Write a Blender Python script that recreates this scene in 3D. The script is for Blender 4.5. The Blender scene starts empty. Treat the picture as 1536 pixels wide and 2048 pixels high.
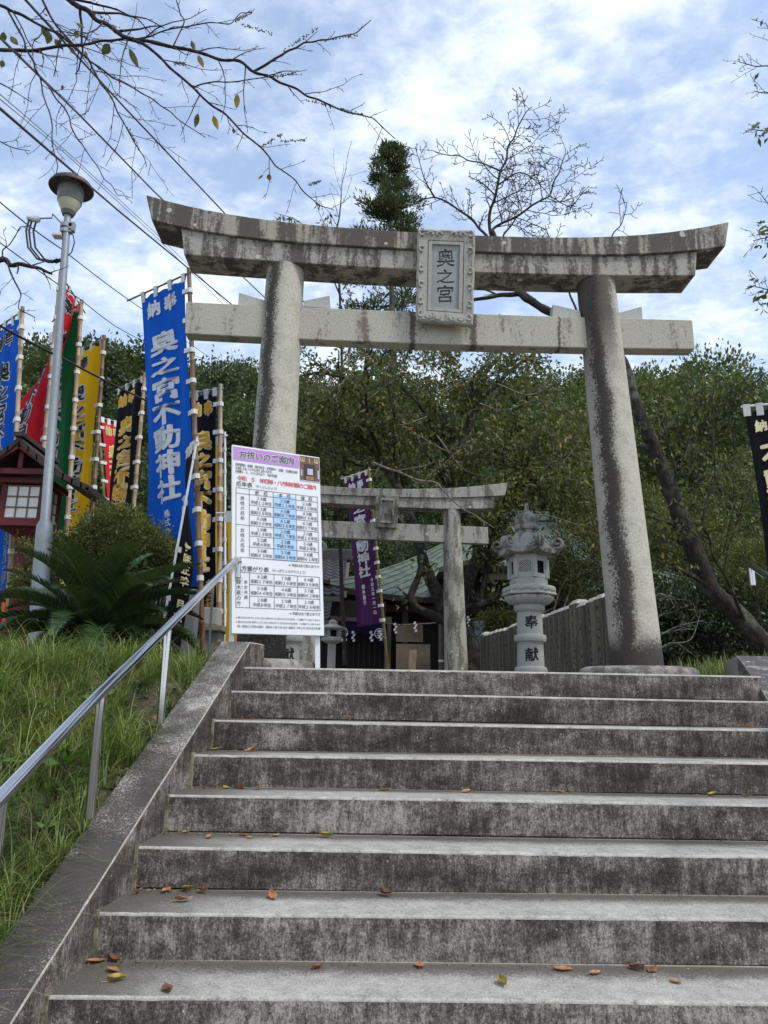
import bpy, bmesh, math, random
import numpy as np
from mathutils import Vector, Matrix
PI = math.pi
scene = bpy.context.scene
COL = scene.collection
random.seed(7)
RNG = np.random.default_rng(11)

# ------------------------------------------------------------------ camera
PITCH, YAW, ROLL = 0.24069, 0.02099, 0.01820
CAM = np.array([0.0, -5.149, -0.201])
FPX = 1538.0
def basis():
    cp, sp, cy, sy, cr, sr = math.cos(PITCH), math.sin(PITCH), math.cos(YAW), math.sin(YAW), math.cos(ROLL), math.sin(ROLL)
    f = np.array([sy*cp, cy*cp, sp]); r = np.array([cy, -sy, 0.0]); u = np.cross(r, f)
    return r*cr + u*sr, u*cr - r*sr, f
RT, UP, FW = basis()
def at(px, py, Y):
    """the point at depth Y (metres behind the top step) that the photograph shows at px, py"""
    d = FW + RT*(px-768)/FPX + UP*(1024-py)/FPX
    return CAM + d*((Y-CAM[1])/d[1])
def atz(px, py, Z):
    d = FW + RT*(px-768)/FPX + UP*(1024-py)/FPX
    return CAM + d*((Z-CAM[2])/d[2])
cam = bpy.data.cameras.new('camera'); cam_ob = bpy.data.objects.new('camera', cam); COL.objects.link(cam_ob)
cam.sensor_fit = 'VERTICAL'; cam.sensor_height = 36.0; cam.lens = FPX/2048*36.0
cam.clip_start = 0.05; cam.clip_end = 3000
M = Matrix.Identity(4)
for i in range(3):
    M[i][0], M[i][1], M[i][2], M[i][3] = RT[i], UP[i], -FW[i], CAM[i]
cam_ob.matrix_world = M
scene.camera = cam_ob

# ------------------------------------------------------------------ light
SUN_EL, SUN_AZ, SUN_W = math.radians(56), math.radians(128), 1.5     # azimuth clockwise from +Y (away from the camera)
EXPOSURE = 0.86
scene.view_settings.view_transform = 'Standard'
scene.view_settings.look = 'None'
scene.view_settings.gamma = 1.0
scene.view_settings.use_curve_mapping = False
scene.view_settings.exposure = EXPOSURE
sun = bpy.data.lights.new('sun', 'SUN'); sun.energy = SUN_W; sun.angle = math.radians(12); sun.color = (1.0, 0.955, 0.89)
sun_ob = bpy.data.objects.new('sun', sun); COL.objects.link(sun_ob)
sd = Vector((math.sin(SUN_AZ)*math.cos(SUN_EL), math.cos(SUN_AZ)*math.cos(SUN_EL), math.sin(SUN_EL)))
sun_ob.rotation_euler = sd.to_track_quat('Z', 'Y').to_euler()

class G:
    """a small node-graph helper"""
    def __init__(s, nt): s.nt = nt; s._tc = None
    def n(s, t, **p):
        x = s.nt.nodes.new(t)
        for k, v in p.items(): setattr(x, k, v)
        return x
    def put(s, sock, v):
        if isinstance(v, bpy.types.NodeSocket): s.nt.links.new(v, sock)
        elif v is not None:
            if hasattr(sock.default_value, '__len__') and len(sock.default_value) == 4 and len(v) == 3: v = (*v, 1)
            sock.default_value = v
    def tc(s, w='Object'):
        if s._tc is None: s._tc = s.n('ShaderNodeTexCoord')
        return s._tc.outputs[w]
    def map(s, vec, scale=(1,1,1), loc=(0,0,0), rot=(0,0,0)):
        m = s.n('ShaderNodeMapping'); s.put(m.inputs[0], vec); m.inputs[1].default_value = loc; m.inputs[2].default_value = rot; m.inputs[3].default_value = scale
        return m.outputs[0]
    def noise(s, vec, scale=5, detail=3, rough=.55, dist=0):
        x = s.n('ShaderNodeTexNoise'); s.put(x.inputs['Vector'], vec)
        x.inputs['Scale'].default_value = scale; x.inputs['Detail'].default_value = detail
        x.inputs['Roughness'].default_value = rough; x.inputs['Distortion'].default_value = dist
        return x.outputs[0]
    def voro(s, vec, scale=5, out='Distance', feature='F1', rnd=1.0):
        x = s.n('ShaderNodeTexVoronoi', feature=feature); s.put(x.inputs['Vector'], vec)
        x.inputs['Scale'].default_value = scale; x.inputs['Randomness'].default_value = rnd
        return x.outputs[out]
    def ramp(s, f, stops, interp='LINEAR'):
        x = s.n('ShaderNodeValToRGB'); s.put(x.inputs[0], f); e = x.color_ramp.elements; x.color_ramp.interpolation = interp
        while len(e) < len(stops): e.new(0.5)
        for i, (p, c) in enumerate(stops):
            e[i].position = p
            if not hasattr(c, '__len__'): c = (c, c, c)
            e[i].color = (*c[:3], 1)
        return x.outputs[0]
    def step(s, f, a, b):
        x = s.n('ShaderNodeMapRange'); x.interpolation_type = 'SMOOTHSTEP'; s.put(x.inputs[0], f)
        x.inputs[1].default_value = a; x.inputs[2].default_value = b; x.inputs[3].default_value = 0; x.inputs[4].default_value = 1
        return x.outputs[0]
    def mix(s, f, a, b, mode='MIX'):
        x = s.n('ShaderNodeMix', data_type='RGBA', blend_type=mode); s.put(x.inputs[0], f); s.put(x.inputs[6], a); s.put(x.inputs[7], b)
        return x.outputs[2]
    def m(s, op, a, b=None, c=None):
        x = s.n('ShaderNodeMath', operation=op); s.put(x.inputs[0], a)
        if b is not None: s.put(x.inputs[1], b)
        if c is not None: s.put(x.inputs[2], c)
        return x.outputs[0]
    def xyz(s, v):
        x = s.n('ShaderNodeSeparateXYZ'); s.put(x.inputs[0], v); return x.outputs
    def bump(s, h, strength=.4, dist=.01):
        x = s.n('ShaderNodeBump'); s.put(x.inputs['Height'], h); x.inputs['Strength'].default_value = strength; x.inputs['Distance'].default_value = dist
        return x.outputs[0]
    def island(s):
        return s.n('ShaderNodeNewGeometry').outputs['Random Per Island']
def mk(name, base=None, rough=.8, metal=0., spec=.4):
    m = bpy.data.materials.new(name); m.use_nodes = True
    b = m.node_tree.nodes['Principled BSDF']; g = G(m.node_tree)
    if base is not None: g.put(b.inputs['Base Color'], base)
    b.inputs['Roughness'].default_value = rough; b.inputs['Metallic'].default_value = metal
    b.inputs['Specular IOR Level'].default_value = spec
    return m, g, b

# sky: Nishita blue with a broken layer of thin altocumulus
world = bpy.data.worlds.new('World'); scene.world = world; world.use_nodes = True
wn = world.node_tree; wn.nodes.clear(); g = G(wn)
sky = g.n('ShaderNodeTexSky', sky_type='NISHITA', sun_disc=False, sun_elevation=SUN_EL, sun_rotation=SUN_AZ)
sky.air_density = 1.0; sky.dust_density = 0.6; sky.ozone_density = 1.6
bg = g.n('ShaderNodeBackground'); g.put(bg.inputs[0], sky.outputs[0]); bg.inputs[1].default_value = 0.15
dirv = g.tc('Generated'); x, y, z = g.xyz(dirv)
h = g.m('MAXIMUM', g.m('ADD', z, 0.22), 0.08)
cv = g.n('ShaderNodeCombineXYZ'); g.put(cv.inputs[0], g.m('DIVIDE', x, h)); g.put(cv.inputs[1], g.m('DIVIDE', y, h))
cvec = g.map(cv.outputs[0], (1.0, 1.25, 1), (3.1, .7, 0), (0, 0, .5))
n1 = g.noise(cvec, 1.7, 4, .5, .1); n2 = g.noise(cvec, 7.0, 6, .6, .25); n3 = g.noise(cvec, 22, 5, .6, .3)
cf = g.m('ADD', g.m('MULTIPLY', n1, .42), g.m('ADD', g.m('MULTIPLY', n2, .40), g.m('MULTIPLY', n3, .20)))
cf = g.m('ADD', cf, g.m('MULTIPLY', g.m('SUBTRACT', 1.0, g.step(z, .05, .55)), .10))
fac = g.m('ADD', .30, g.m('MULTIPLY', g.step(cf, .42, .60), .70))
ccol = g.mix(g.step(cf, .50, .66), (.60,.68,.80), (.80, .86, .94))
bg2 = g.n('ShaderNodeBackground'); g.put(bg2.inputs[0], ccol); bg2.inputs[1].default_value = 0.78
ms = g.n('ShaderNodeMixShader'); g.put(ms.inputs[0], g.m('MULTIPLY', fac, .93)); g.put(ms.inputs[1], bg.outputs[0]); g.put(ms.inputs[2], bg2.outputs[0])
wo = g.n('ShaderNodeOutputWorld'); g.put(wo.inputs[0], ms.outputs[0])

# ------------------------------------------------------------------ mesh helpers
def nrm(v):
    v = np.asarray(v, float); return v/max(np.linalg.norm(v), 1e-9)
class MB:
    def __init__(s): s.v = []; s.f = []; s.m = []
    def add(s, vs, fs, mi=0):
        o = len(s.v); s.v.extend([tuple(map(float, p)) for p in vs])
        for f in fs: s.f.append(tuple(i+o for i in f)); s.m.append(mi)
    def hexa(s, p, mi=0):      # 8 points: bottom ring 0-3, top ring 4-7 (counter-clockwise from above)
        s.add(p, [(3,2,1,0),(4,5,6,7),(0,1,5,4),(1,2,6,5),(2,3,7,6),(3,0,4,7)], mi)
    def box(s, x0, x1, y0, y1, z0, z1, mi=0):
        s.hexa([(x0,y0,z0),(x1,y0,z0),(x1,y1,z0),(x0,y1,z0),(x0,y0,z1),(x1,y0,z1),(x1,y1,z1),(x0,y1,z1)], mi)
    def bar(s, a, b, w, t, up=(0,0,1), mi=0):
        a, b = np.asarray(a, float), np.asarray(b, float); d = nrm(b-a); r = np.cross(d, up)
        if np.linalg.norm(r) < 1e-4: r = np.cross(d, (0,1,0))
        r = nrm(r)*w/2; u = nrm(np.cross(r, d))*t/2
        s.hexa([a-r-u, a+r-u, b+r-u, b-r-u, a-r+u, a+r+u, b+r+u, b-r+u], mi)
    def tube(s, pts, rad, n=8, cap=True, mi=0, ell=None):
        pts = [np.asarray(p, float) for p in pts]; k = len(pts)
        if not hasattr(rad, '__len__'): rad = [rad]*k
        o = len(s.v); ref = None
        for i, p in enumerate(pts):
            t = nrm(pts[min(i+1, k-1)] - pts[max(i-1, 0)])
            if ref is None:
                ref = np.cross(t, (0,0,1)); 
                if np.linalg.norm(ref) < .05: ref = np.cross(t, (0,1,0))
            ref = nrm(ref - t*np.dot(ref, t)); w = np.cross(t, ref)
            for j in range(n):
                a = 2*PI*j/n
                s.v.append(tuple(p + (ref*math.cos(a) + w*math.sin(a))*rad[i]))
        for i in range(k-1):
            for j in range(n):
                a, b = o+i*n+j, o+i*n+(j+1) % n
                s.f.append((a, b, b+n, a+n)); s.m.append(mi)
        if cap:
            s.f.append(tuple(o+j for j in range(n))[::-1]); s.m.append(mi)
            s.f.append(tuple(o+(k-1)*n+j for j in range(n))); s.m.append(mi)
    def lathe(s, prof, c=(0,0,0), n=24, rot=0., mi=0, lobes=0, lobe_amt=0.):
        o = len(s.v); k = len(prof)
        for q in prof:
            r, z = q[0], q[1]; la = lobe_amt*(q[2] if len(q) > 2 else 0)
            for j in range(n):
                a = 2*PI*j/n + rot; rr = r*(1 + la*(abs(math.cos(lobes*a/2))-.5)) if lobes else r
                s.v.append((c[0]+rr*math.cos(a), c[1]+rr*math.sin(a), c[2]+z))
        for i in range(k-1):
            for j in range(n):
                a, b = o+i*n+j, o+i*n+(j+1) % n
                s.f.append((a, b, b+n, a+n)); s.m.append(mi)
        s.f.append(tuple(o+j for j in range(n))[::-1]); s.m.append(mi)
        s.f.append(tuple(o+(k-1)*n+j for j in range(n))); s.m.append(mi)
    def grid(s, fn, nu, nv, mi=0):
        o = len(s.v)
        for j in range(nv+1):
            for i in range(nu+1): s.v.append(tuple(map(float, fn(i/nu, j/nv))))
        for j in range(nv):
            for i in range(nu):
                a = o+j*(nu+1)+i; s.f.append((a, a+1, a+nu+2, a+nu+1)); s.m.append(mi)
    def build(s, name, mats, parent=None, bevel=0., smooth=None, seg=2, loc=None, merge=False):
        me = bpy.data.meshes.new(name)
        o0 = org(parent) if loc is None else np.asarray(loc, float)
        me.from_pydata([(p[0]-o0[0], p[1]-o0[1], p[2]-o0[2]) for p in s.v], [], s.f)
        if not isinstance(mats, (list, tuple)): mats = [mats]
        for m in mats: me.materials.append(m)
        if len(mats) > 1: me.polygons.foreach_set('material_index', s.m)
        if bevel or merge:
            bm = bmesh.new(); bm.from_mesh(me)
            if merge: bmesh.ops.remove_doubles(bm, verts=bm.verts, dist=1e-5)
            if bevel:
                ed = [e for e in bm.edges if len(e.link_faces) == 2 and e.calc_face_angle(0) > .6]
                bmesh.ops.bevel(bm, geom=ed, offset=bevel, segments=seg, affect='EDGES', profile=.6)
            bm.to_mesh(me); bm.free()
        me.update()
        if smooth is not None:
            me.polygons.foreach_set('use_smooth', [True]*len(me.polygons)); me.set_sharp_from_angle(angle=math.radians(smooth))
        return link(name, me, parent, loc)
ORG = {}
def org(p): return ORG.get(p.name, np.zeros(3)) if p is not None else np.zeros(3)
def link(name, me, parent=None, loc=None):
    o = bpy.data.objects.new(name, me); COL.objects.link(o)
    if parent is not None: o.parent = parent
    if loc is not None:
        o.location = tuple(np.asarray(loc, float) - org(parent)); ORG[o.name] = np.asarray(loc, float)
    else: ORG[o.name] = org(parent)
    return o
def tag(o, label=None, cat=None, group=None, kind=None):
    if label: o['label'] = label
    if cat: o['category'] = cat
    if group: o['group'] = group
    if kind: o['kind'] = kind
    return o
def thing(name, label, cat, loc=(0,0,0), group=None, kind=None):
    o = bpy.data.objects.new(name, None); COL.objects.link(o); o.location = tuple(map(float, loc)); o.empty_display_size = .1
    ORG[o.name] = np.asarray(loc, float)
    return tag(o, label, cat, group, kind)
def copy_tree(o, parent=None):
    c = o.copy(); COL.objects.link(c)
    if parent is not None: c.parent = parent
    for ch in list(o.children): copy_tree(ch, c)
    return c
def np_mesh(name, V, F, mat, parent=None, smooth=False):
    """quads or triangles from arrays"""
    me = bpy.data.meshes.new(name); V = np.asarray(V, np.float32) - org(parent).astype(np.float32); F = np.asarray(F, np.int32)
    me.vertices.add(len(V)); me.vertices.foreach_set('co', V.ravel())
    k = F.shape[1]; me.loops.add(F.size); me.loops.foreach_set('vertex_index', F.ravel())
    me.polygons.add(len(F)); me.polygons.foreach_set('loop_start', np.arange(0, F.size, k, dtype=np.int32))
    if smooth: me.polygons.foreach_set('use_smooth', np.ones(len(F), bool))
    me.materials.append(mat); me.update(calc_edges=True); me.validate()
    return link(name, me, parent)

# ------------------------------------------------------------------ lettering
_GL = {}
def glyph(ch, off=0.0):
    k = (ch, round(off, 3))
    if k not in _GL:
        c = bpy.data.curves.new('glyph', 'FONT'); c.body = ch; c.size = 1; c.offset = off; c.resolution_u = 2; c.fill_mode = 'FRONT'
        o = bpy.data.objects.new('glyph', c); COL.objects.link(o)
        dg = bpy.context.evaluated_depsgraph_get(); me = bpy.data.meshes.new_from_object(o.evaluated_get(dg))
        v = np.array([p.co[:2] for p in me.vertices], float).reshape(-1, 2); f = [tuple(p.vertices) for p in me.polygons]
        bpy.data.objects.remove(o); bpy.data.curves.remove(c); bpy.data.meshes.remove(me)
        if len(v):
            if ord(ch) < 128: v[:, 0] -= (v[:, 0].min()+v[:, 0].max())/2; v[:, 1] -= .36
            else: v -= (.5, .38)
            x, y = v[:, 0].copy(), v[:, 1].copy()
            v[:, 1] = y + .09*x + .008*np.sin(9*x+3*y); v[:, 0] = x + .012*np.sin(7*y+ord(ch) % 7) - .02*y   # the right-rising slant of brush writing
        _GL[k] = (v, f)
    return _GL[k]
def letters(mb, items, fn, off=0.0, lift=.003, brush=True, mi=0):
    """items: (char, cx, cy, width, height) on a flat layout; fn(x, y, lift) -> point on the real surface"""
    for ch, cx, cy, w, h in items:
        if ch in ' \u3000': continue
        v, f = glyph(ch); k = 1 if off < .004 else 3 if off < .015 else 6 if off < .05 else 10
        for i in range(k):                                   # heavier strokes: a few copies round a small circle
            a = 2*PI*i/k+.4; dx, dy = (off*math.cos(a), off*math.sin(a)) if k > 1 else (0, 0)
            mb.add([fn(cx+(p[0]+dx)*w, cy+(p[1]+dy)*h, lift+.00012*i) for p in v], f, mi)
def column(s, cx, top, w, h, pitch):
    return [(c, cx, top-pitch*(i+.5), w, h) for i, c in enumerate(s)]
def rowtext(s, cx, cy, w, h, pitch):
    n = len(s); return [(c, cx+(i-(n-1)/2)*pitch, cy, w, h) for i, c in enumerate(s)]
# ------------------------------------------------------------------ materials
def stone(name, base=(.40,.385,.345), dark=(.055,.047,.043), stain=.3, streak=(5,5,.8), rough=.88, speck=.35, lichen=0., soft=.07, fine=1.0, top=None, bumpd=.004, marks=()):
    m, g, b = mk(name, rough=rough, spec=.3); c = g.tc('Object')
    sp = g.noise(c, 75*fine, 3, .7); sp2 = g.noise(c, 9, 4, .6)
    col = g.mix(speck, base, g.ramp(sp, [(.30, tuple(x*.32 for x in base)), (.47, base), (.66, tuple(min(1, x*1.35) for x in base))]))
    col = g.mix(g.m('MULTIPLY', sp2, .45), col, tuple(x*.62 for x in base))
    st = g.noise(g.map(c, streak), 1.6, 7, .68, .25)
    st = g.m('ADD', st, g.m('MULTIPLY', g.m('SUBTRACT', g.noise(c, 34, 4, .7), .5), .34))
    if top is not None:       # grime that runs down from an upper edge: (z of the edge, reach, amount)
        z = g.xyz(c)[2]; st = g.m('ADD', st, g.m('MULTIPLY', g.step(z, top[0]-top[1], top[0]), top[2]))
    th = .5+(.5-stain)*.5; f = g.step(st, th-soft, th+soft)
    dk = g.mix(g.noise(c, 40, 4, .7), tuple(x*.6 for x in dark), tuple(x*1.7 for x in dark))
    col = g.mix(g.m('MULTIPLY', f, .92), col, dk)
    if lichen:
        vd = g.voro(c, 13); r = g.xyz(g.voro(c, 13, 'Color'))[0]
        thr = g.m('MULTIPLY', g.step(r, 1-lichen, 1.0), .42); e = g.m('ADD', vd, g.m('MULTIPLY', g.noise(c, 60, 3), .10))
        col = g.mix(g.m('MULTIPLY', g.m('LESS_THAN', e, thr), .8), col, (.50,.50,.44))
    if marks:                 # run-off stains below something fixed to the stone: (x, half width) in object space
        x, y, z = g.xyz(c); w_ = g.m('MULTIPLY', g.m('SUBTRACT', g.noise(c, 22, 5, .75), .5), .11)
        for mx, hw in marks:
            dd = g.m('ABSOLUTE', g.m('SUBTRACT', g.m('ADD', x, w_), mx)); col = g.mix(g.m('MULTIPLY', g.m('SUBTRACT', 1.0, g.step(dd, hw*.6, hw*1.5)), .85), col, (.07,.052,.046))
    g.put(b.inputs['Base Color'], col)
    hgt = g.m('ADD', g.noise(c, 60*fine, 4, .7), g.m('MULTIPLY', g.noise(c, 12, 3), .6))
    g.put(b.inputs['Normal'], g.bump(hgt, .55, bumpd))
    return m
M_BEAM = stone('weathered_granite', stain=.47, streak=(4.2,4.2,.7), lichen=.10, base=(.38,.355,.295), dark=(.065,.056,.047))
M_ROOFBEAM = stone('dark_weathered_granite', stain=.60, streak=(5.5,5.5,.6), lichen=.14, base=(.35,.325,.265), dark=(.062,.054,.046))
M_TIE = stone('clean_granite', stain=.30, streak=(3,3,.6), base=(.43,.405,.335), dark=(.12,.095,.08), speck=.65, marks=((-.305,.022),(.205,.026),(.93,.012)))
M_WEDGE = stone('pale_granite', stain=.08, base=(.46,.455,.42))
M_PLAQUE = stone('plaque_granite', stain=.26, base=(.39,.38,.33), dark=(.10,.095,.085), streak=(7,7,1.2))
M_PANEL = stone('plaque_panel_granite', stain=.05, base=(.31,.325,.325), speck=.3)
M_BASE = stone('base_granite', stain=.5, streak=(3,3,3), base=(.30,.28,.25), dark=(.095,.083,.072), lichen=.2)
M_LANT = stone('lantern_granite', stain=.20, base=(.37,.37,.34), dark=(.14,.14,.125), speck=.25, streak=(8,8,2), fine=1.4)
M_LANTROOF = stone('lantern_roof_granite', stain=.46, base=(.30,.30,.262), dark=(.085,.085,.07), speck=.25, streak=(6,6,2.5), fine=1.3)
M_TORII2 = stone('old_granite', stain=.46, base=(.37,.35,.30), dark=(.10,.092,.075), streak=(5,5,1.2), lichen=.1)
M_FENCE = stone('fence_granite', stain=.55, base=(.19,.165,.115), dark=(.065,.062,.048), streak=(9,9,.5))
M_FENCETOP = stone('fence_cap_granite', stain=.25, base=(.50,.48,.42), dark=(.12,.11,.09), streak=(9,9,4))
M_WALL = stone('mossy_wall_stone', stain=.45, base=(.25,.235,.19), dark=(.06,.055,.042), streak=(4,4,3))
M_CONC = stone('grey_concrete', stain=.25, base=(.26,.26,.245), dark=(.11,.11,.10), streak=(6,6,.7), speck=.2)
def pillar_stone(name, side, base=(.44,.415,.345)):
    """granite column with long dark run-off bands down one side"""
    m, g, b = mk(name, rough=.86, spec=.3); c = g.tc('Object'); x, y, z = g.xyz(c)
    sp = g.noise(c, 80, 3, .7)
    col = g.mix(.65, base, g.ramp(sp, [(.28, tuple(q*.3 for q in base)), (.46, base), (.68, tuple(min(1, q*1.35) for q in base))]))
    wob = g.m('MULTIPLY', g.m('SUBTRACT', g.noise(g.map(c, (1,1,.9)), 2.2, 5, .6), .5), .16)
    edge = g.m('MULTIPLY', g.m('SUBTRACT', g.noise(c, 58, 5, .85), .5), .24); col = g.mix(g.m('MULTIPLY', g.step(g.noise(c, 7, 5, .7), .45, .7), .45), col, (.24,.22,.18))
    xx = g.m('ADD', x, g.m('ADD', wob, edge))
    xz = g.m('SUBTRACT', xx, g.m('MULTIPLY', g.m('SUBTRACT', z, 1.2), .012))
    if side == 'R':
        band = g.m('MULTIPLY', g.step(xz, -.160, -.138), g.m('SUBTRACT', 1.0, g.step(xz, -.075, -.010)))
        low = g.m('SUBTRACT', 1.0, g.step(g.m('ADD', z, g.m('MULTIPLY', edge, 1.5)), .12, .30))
        topb = g.m('MULTIPLY', g.step(g.m('ADD', z, g.m('MULTIPLY', wob, 3)), 2.2, 3.0), g.m('SUBTRACT', 1.0, g.step(xx, .05, .12)))
        f = g.m('MAXIMUM', g.m('MAXIMUM', band, low), g.m('MULTIPLY', topb, .9)); dk = (.027, .018, .017)
    else:
        band = g.m('MULTIPLY', g.step(xx, -.14, -.105), g.m('SUBTRACT', 1.0, g.step(xx, -.055, .0)))
        band = g.m('MULTIPLY', band, g.step(g.m('ADD', z, g.m('MULTIPLY', wob, 4)), .8, 1.6))
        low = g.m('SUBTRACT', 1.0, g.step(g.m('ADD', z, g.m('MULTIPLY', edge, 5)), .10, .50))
        f = g.m('MAXIMUM', band, low); dk = (.026, .022, .020)
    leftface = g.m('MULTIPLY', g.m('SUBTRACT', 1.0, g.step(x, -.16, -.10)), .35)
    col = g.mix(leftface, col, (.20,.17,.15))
    col = g.mix(g.m('MULTIPLY', f, .93), col, g.mix(g.noise(c, 30, 4), tuple(q*.6 for q in dk), tuple(q*1.7 for q in dk)))
    g.put(b.inputs['Base Color'], col); g.put(b.inputs['Normal'], g.bump(g.noise(c, 70, 4, .7), .5, .004))
    return m
M_PILR, M_PILL = pillar_stone('stained_pillar_granite', 'R'), pillar_stone('streaked_pillar_granite', 'L')

def stair_mat(name, kind):
    m, g, b = mk(name, rough=.62 if kind != 'riser' else .9, spec=.5 if kind != 'riser' else .25); c = g.tc('Object'); x, y, z = g.xyz(c)
    fine = g.noise(c, 110, 4, .75); mid = g.noise(c, 16, 6, .7, .3); big = g.noise(g.map(c, (1, 1, 2.6)), 1.9, 5, .68)
    if kind == 'riser':
        st = g.noise(g.map(c, (16, 16, 2.6)), 2.4, 8, .74, .2); blot = g.noise(g.map(c, (1, 1, .9)), 13, 8, .78, .4)
        f = g.m('ADD', g.m('MULTIPLY', st, .45), g.m('ADD', g.m('MULTIPLY', blot, .42), g.m('MULTIPLY', g.noise(g.map(c, (1,1,.7)), 120, 3, .9), .60)))
        f = g.m('ADD', f, g.m('MULTIPLY', g.m('SUBTRACT', g.n('ShaderNodeObjectInfo').outputs['Random'], .5), .07)); f = g.m('ADD', g.m('SUBTRACT', f, .165), g.m('MULTIPLY', g.m('SUBTRACT', big, .5), .62))
        col = g.ramp(f, [(.40, (.026,.020,.017)), (.53, (.066,.053,.045)), (.62, (.150,.128,.110)), (.74, (.36,.33,.28))])
        fl = g.m('MULTIPLY', g.m('LESS_THAN', g.voro(c, 26), .085), g.m('GREATER_THAN', g.xyz(g.voro(c, 26, 'Color'))[0], .80))
        col = g.mix(g.m('MULTIPLY', fl, .85), col, (.45,.44,.40))
        bd = .007
    elif kind == 'nose':
        f = g.m('ADD', g.m('MULTIPLY', mid, .6), g.m('MULTIPLY', fine, .5))
        col = g.ramp(f, [(.38, (.10,.09,.08)), (.50, (.30,.285,.25)), (.66, (.46,.44,.38))]); bd = .004
    elif kind == 'tread':
        f = g.m('ADD', g.m('MULTIPLY', mid, .30), g.m('ADD', g.m('MULTIPLY', fine, .55), g.m('MULTIPLY', big, .22)))
        col = g.ramp(f, [(.36, (.075,.068,.058)), (.48, (.25,.238,.21)), (.62, (.44,.422,.375))])
        # dirt, moss and corner shade painted along a tread's back and the left wall
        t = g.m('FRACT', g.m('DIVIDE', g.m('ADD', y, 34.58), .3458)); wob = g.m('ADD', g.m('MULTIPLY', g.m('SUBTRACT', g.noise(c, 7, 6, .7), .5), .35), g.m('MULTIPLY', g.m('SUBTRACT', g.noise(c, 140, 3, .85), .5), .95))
        silt_shade = g.step(g.m('ADD', t, wob), .50, .80)
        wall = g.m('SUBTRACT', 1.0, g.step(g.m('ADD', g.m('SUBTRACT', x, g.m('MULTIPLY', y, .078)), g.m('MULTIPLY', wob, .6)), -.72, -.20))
        col = g.mix(g.m('MULTIPLY', g.m('MAXIMUM', silt_shade, wall), .90), col, g.ramp(fine, [(.3, (.040,.034,.028)), (.7, (.10,.088,.070))]))
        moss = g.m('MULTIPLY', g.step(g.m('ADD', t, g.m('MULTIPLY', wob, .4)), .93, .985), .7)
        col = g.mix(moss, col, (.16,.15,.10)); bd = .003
    else:   # coping of the side wall: exposed pale grit in dark grime
        gr = g.noise(c, 125, 3, .85); pat = g.noise(c, 4.5, 5, .6)
        f = g.m('ADD', g.m('MULTIPLY', gr, .8), g.m('MULTIPLY', g.m('SUBTRACT', pat, .5), .55))
        yy = g.step(y, -2.4, -.2); f = g.m('ADD', f, g.m('MULTIPLY', g.m('SUBTRACT', yy, .40), .14))  # sky sheen painted into the colour: paler towards the top of the slope
        col = g.ramp(f, [(.38, (.045,.038,.032)), (.49, (.105,.092,.08)), (.56, (.36,.34,.305)), (.66, (.56,.54,.49))]); bd = .004
        b.inputs['Roughness'].default_value = .6
    g.put(b.inputs['Base Color'], col)
    g.put(b.inputs['Normal'], g.bump(g.m('ADD', fine, g.m('MULTIPLY', mid, .7)), .6, bd))
    return m
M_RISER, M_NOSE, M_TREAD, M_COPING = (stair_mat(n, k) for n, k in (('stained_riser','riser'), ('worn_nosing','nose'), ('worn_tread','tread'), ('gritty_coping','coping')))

def plain(name, col, rough=.7, metal=0., var=.12, scale=12, spec=.4, bump=0.):
    m, g, b = mk(name, rough=rough, metal=metal, spec=spec); c = g.tc('Object'); n = g.noise(c, scale, 4, .6)
    g.put(b.inputs['Base Color'], g.mix(n, tuple(max(0, x*(1-var*2)) for x in col), tuple(min(1, x*(1+var*1.6)) for x in col)))
    if bump: g.put(b.inputs['Normal'], g.bump(g.noise(c, scale*4, 3), .5, bump))
    return m
M_STEEL = plain('polished_steel', (.52,.52,.53), .09, 1.0, .02, 30)
M_GALV = plain('galvanised_steel', (.30,.325,.345), .5, .45, .12, 25)
M_WHITE = plain('white_paint', (.78,.79,.80), .45, 0, .03)
M_BLACKRUB = plain('black_cable', (.018,.016,.018), .5)
M_BROWNCAB = plain('brown_cable', (.045,.028,.026), .5)
M_TAB = plain('white_tape', (.68,.67,.63), .7, 0, .06)
M_INK = plain('black_ink', (.012,.012,.014), .75, 0, .1)
M_LETWHITE = plain('white_letters', (.66,.68,.72), .8, 0, .04)
M_LETYEL = plain('yellow_letters', (.78,.44,.03), .8, 0, .06)
M_LETCREAM = plain('cream_letters', (.80,.70,.40), .8, 0, .04)
M_LETGREEN = plain('olive_letters', (.50,.42,.10), .8, 0, .06)
def cloth(name, col):
    m, g, b = mk(name, rough=.85, spec=.2); c = g.tc('Object')
    n = g.noise(g.map(c, (3, 3, .7)), 2, 4, .5)
    cc = g.mix(n, tuple(x*.86 for x in col), tuple(min(1, x*1.1) for x in col))
    g.put(b.inputs['Base Color'], cc); g.put(b.inputs['Normal'], g.bump(g.noise(g.map(c, (7,7,.8)), 3, 4), .5, .012))
    out = m.node_tree.nodes['Material Output']; tr = g.n('ShaderNodeBsdfTranslucent'); g.put(tr.inputs[0], cc)
    ms = g.n('ShaderNodeMixShader'); ms.inputs[0].default_value = .36; g.put(ms.inputs[1], b.outputs[0]); g.put(ms.inputs[2], tr.outputs[0]); g.put(out.inputs[0], ms.outputs[0])
    return m
C_BLUE, C_RED, C_GREEN, C_YEL, C_BLACK, C_PURP = cloth('blue_cloth', (.006,.115,.60)), cloth('red_cloth', (.64,.015,.025)), cloth('green_cloth', (.012,.17,.055)), cloth('yellow_cloth', (.95,.52,.006)), cloth('black_cloth', (.010,.010,.014)), cloth('purple_cloth', (.085,.022,.10))
C_REDPALE = cloth('bright_red_cloth', (.66,.03,.045))
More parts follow.
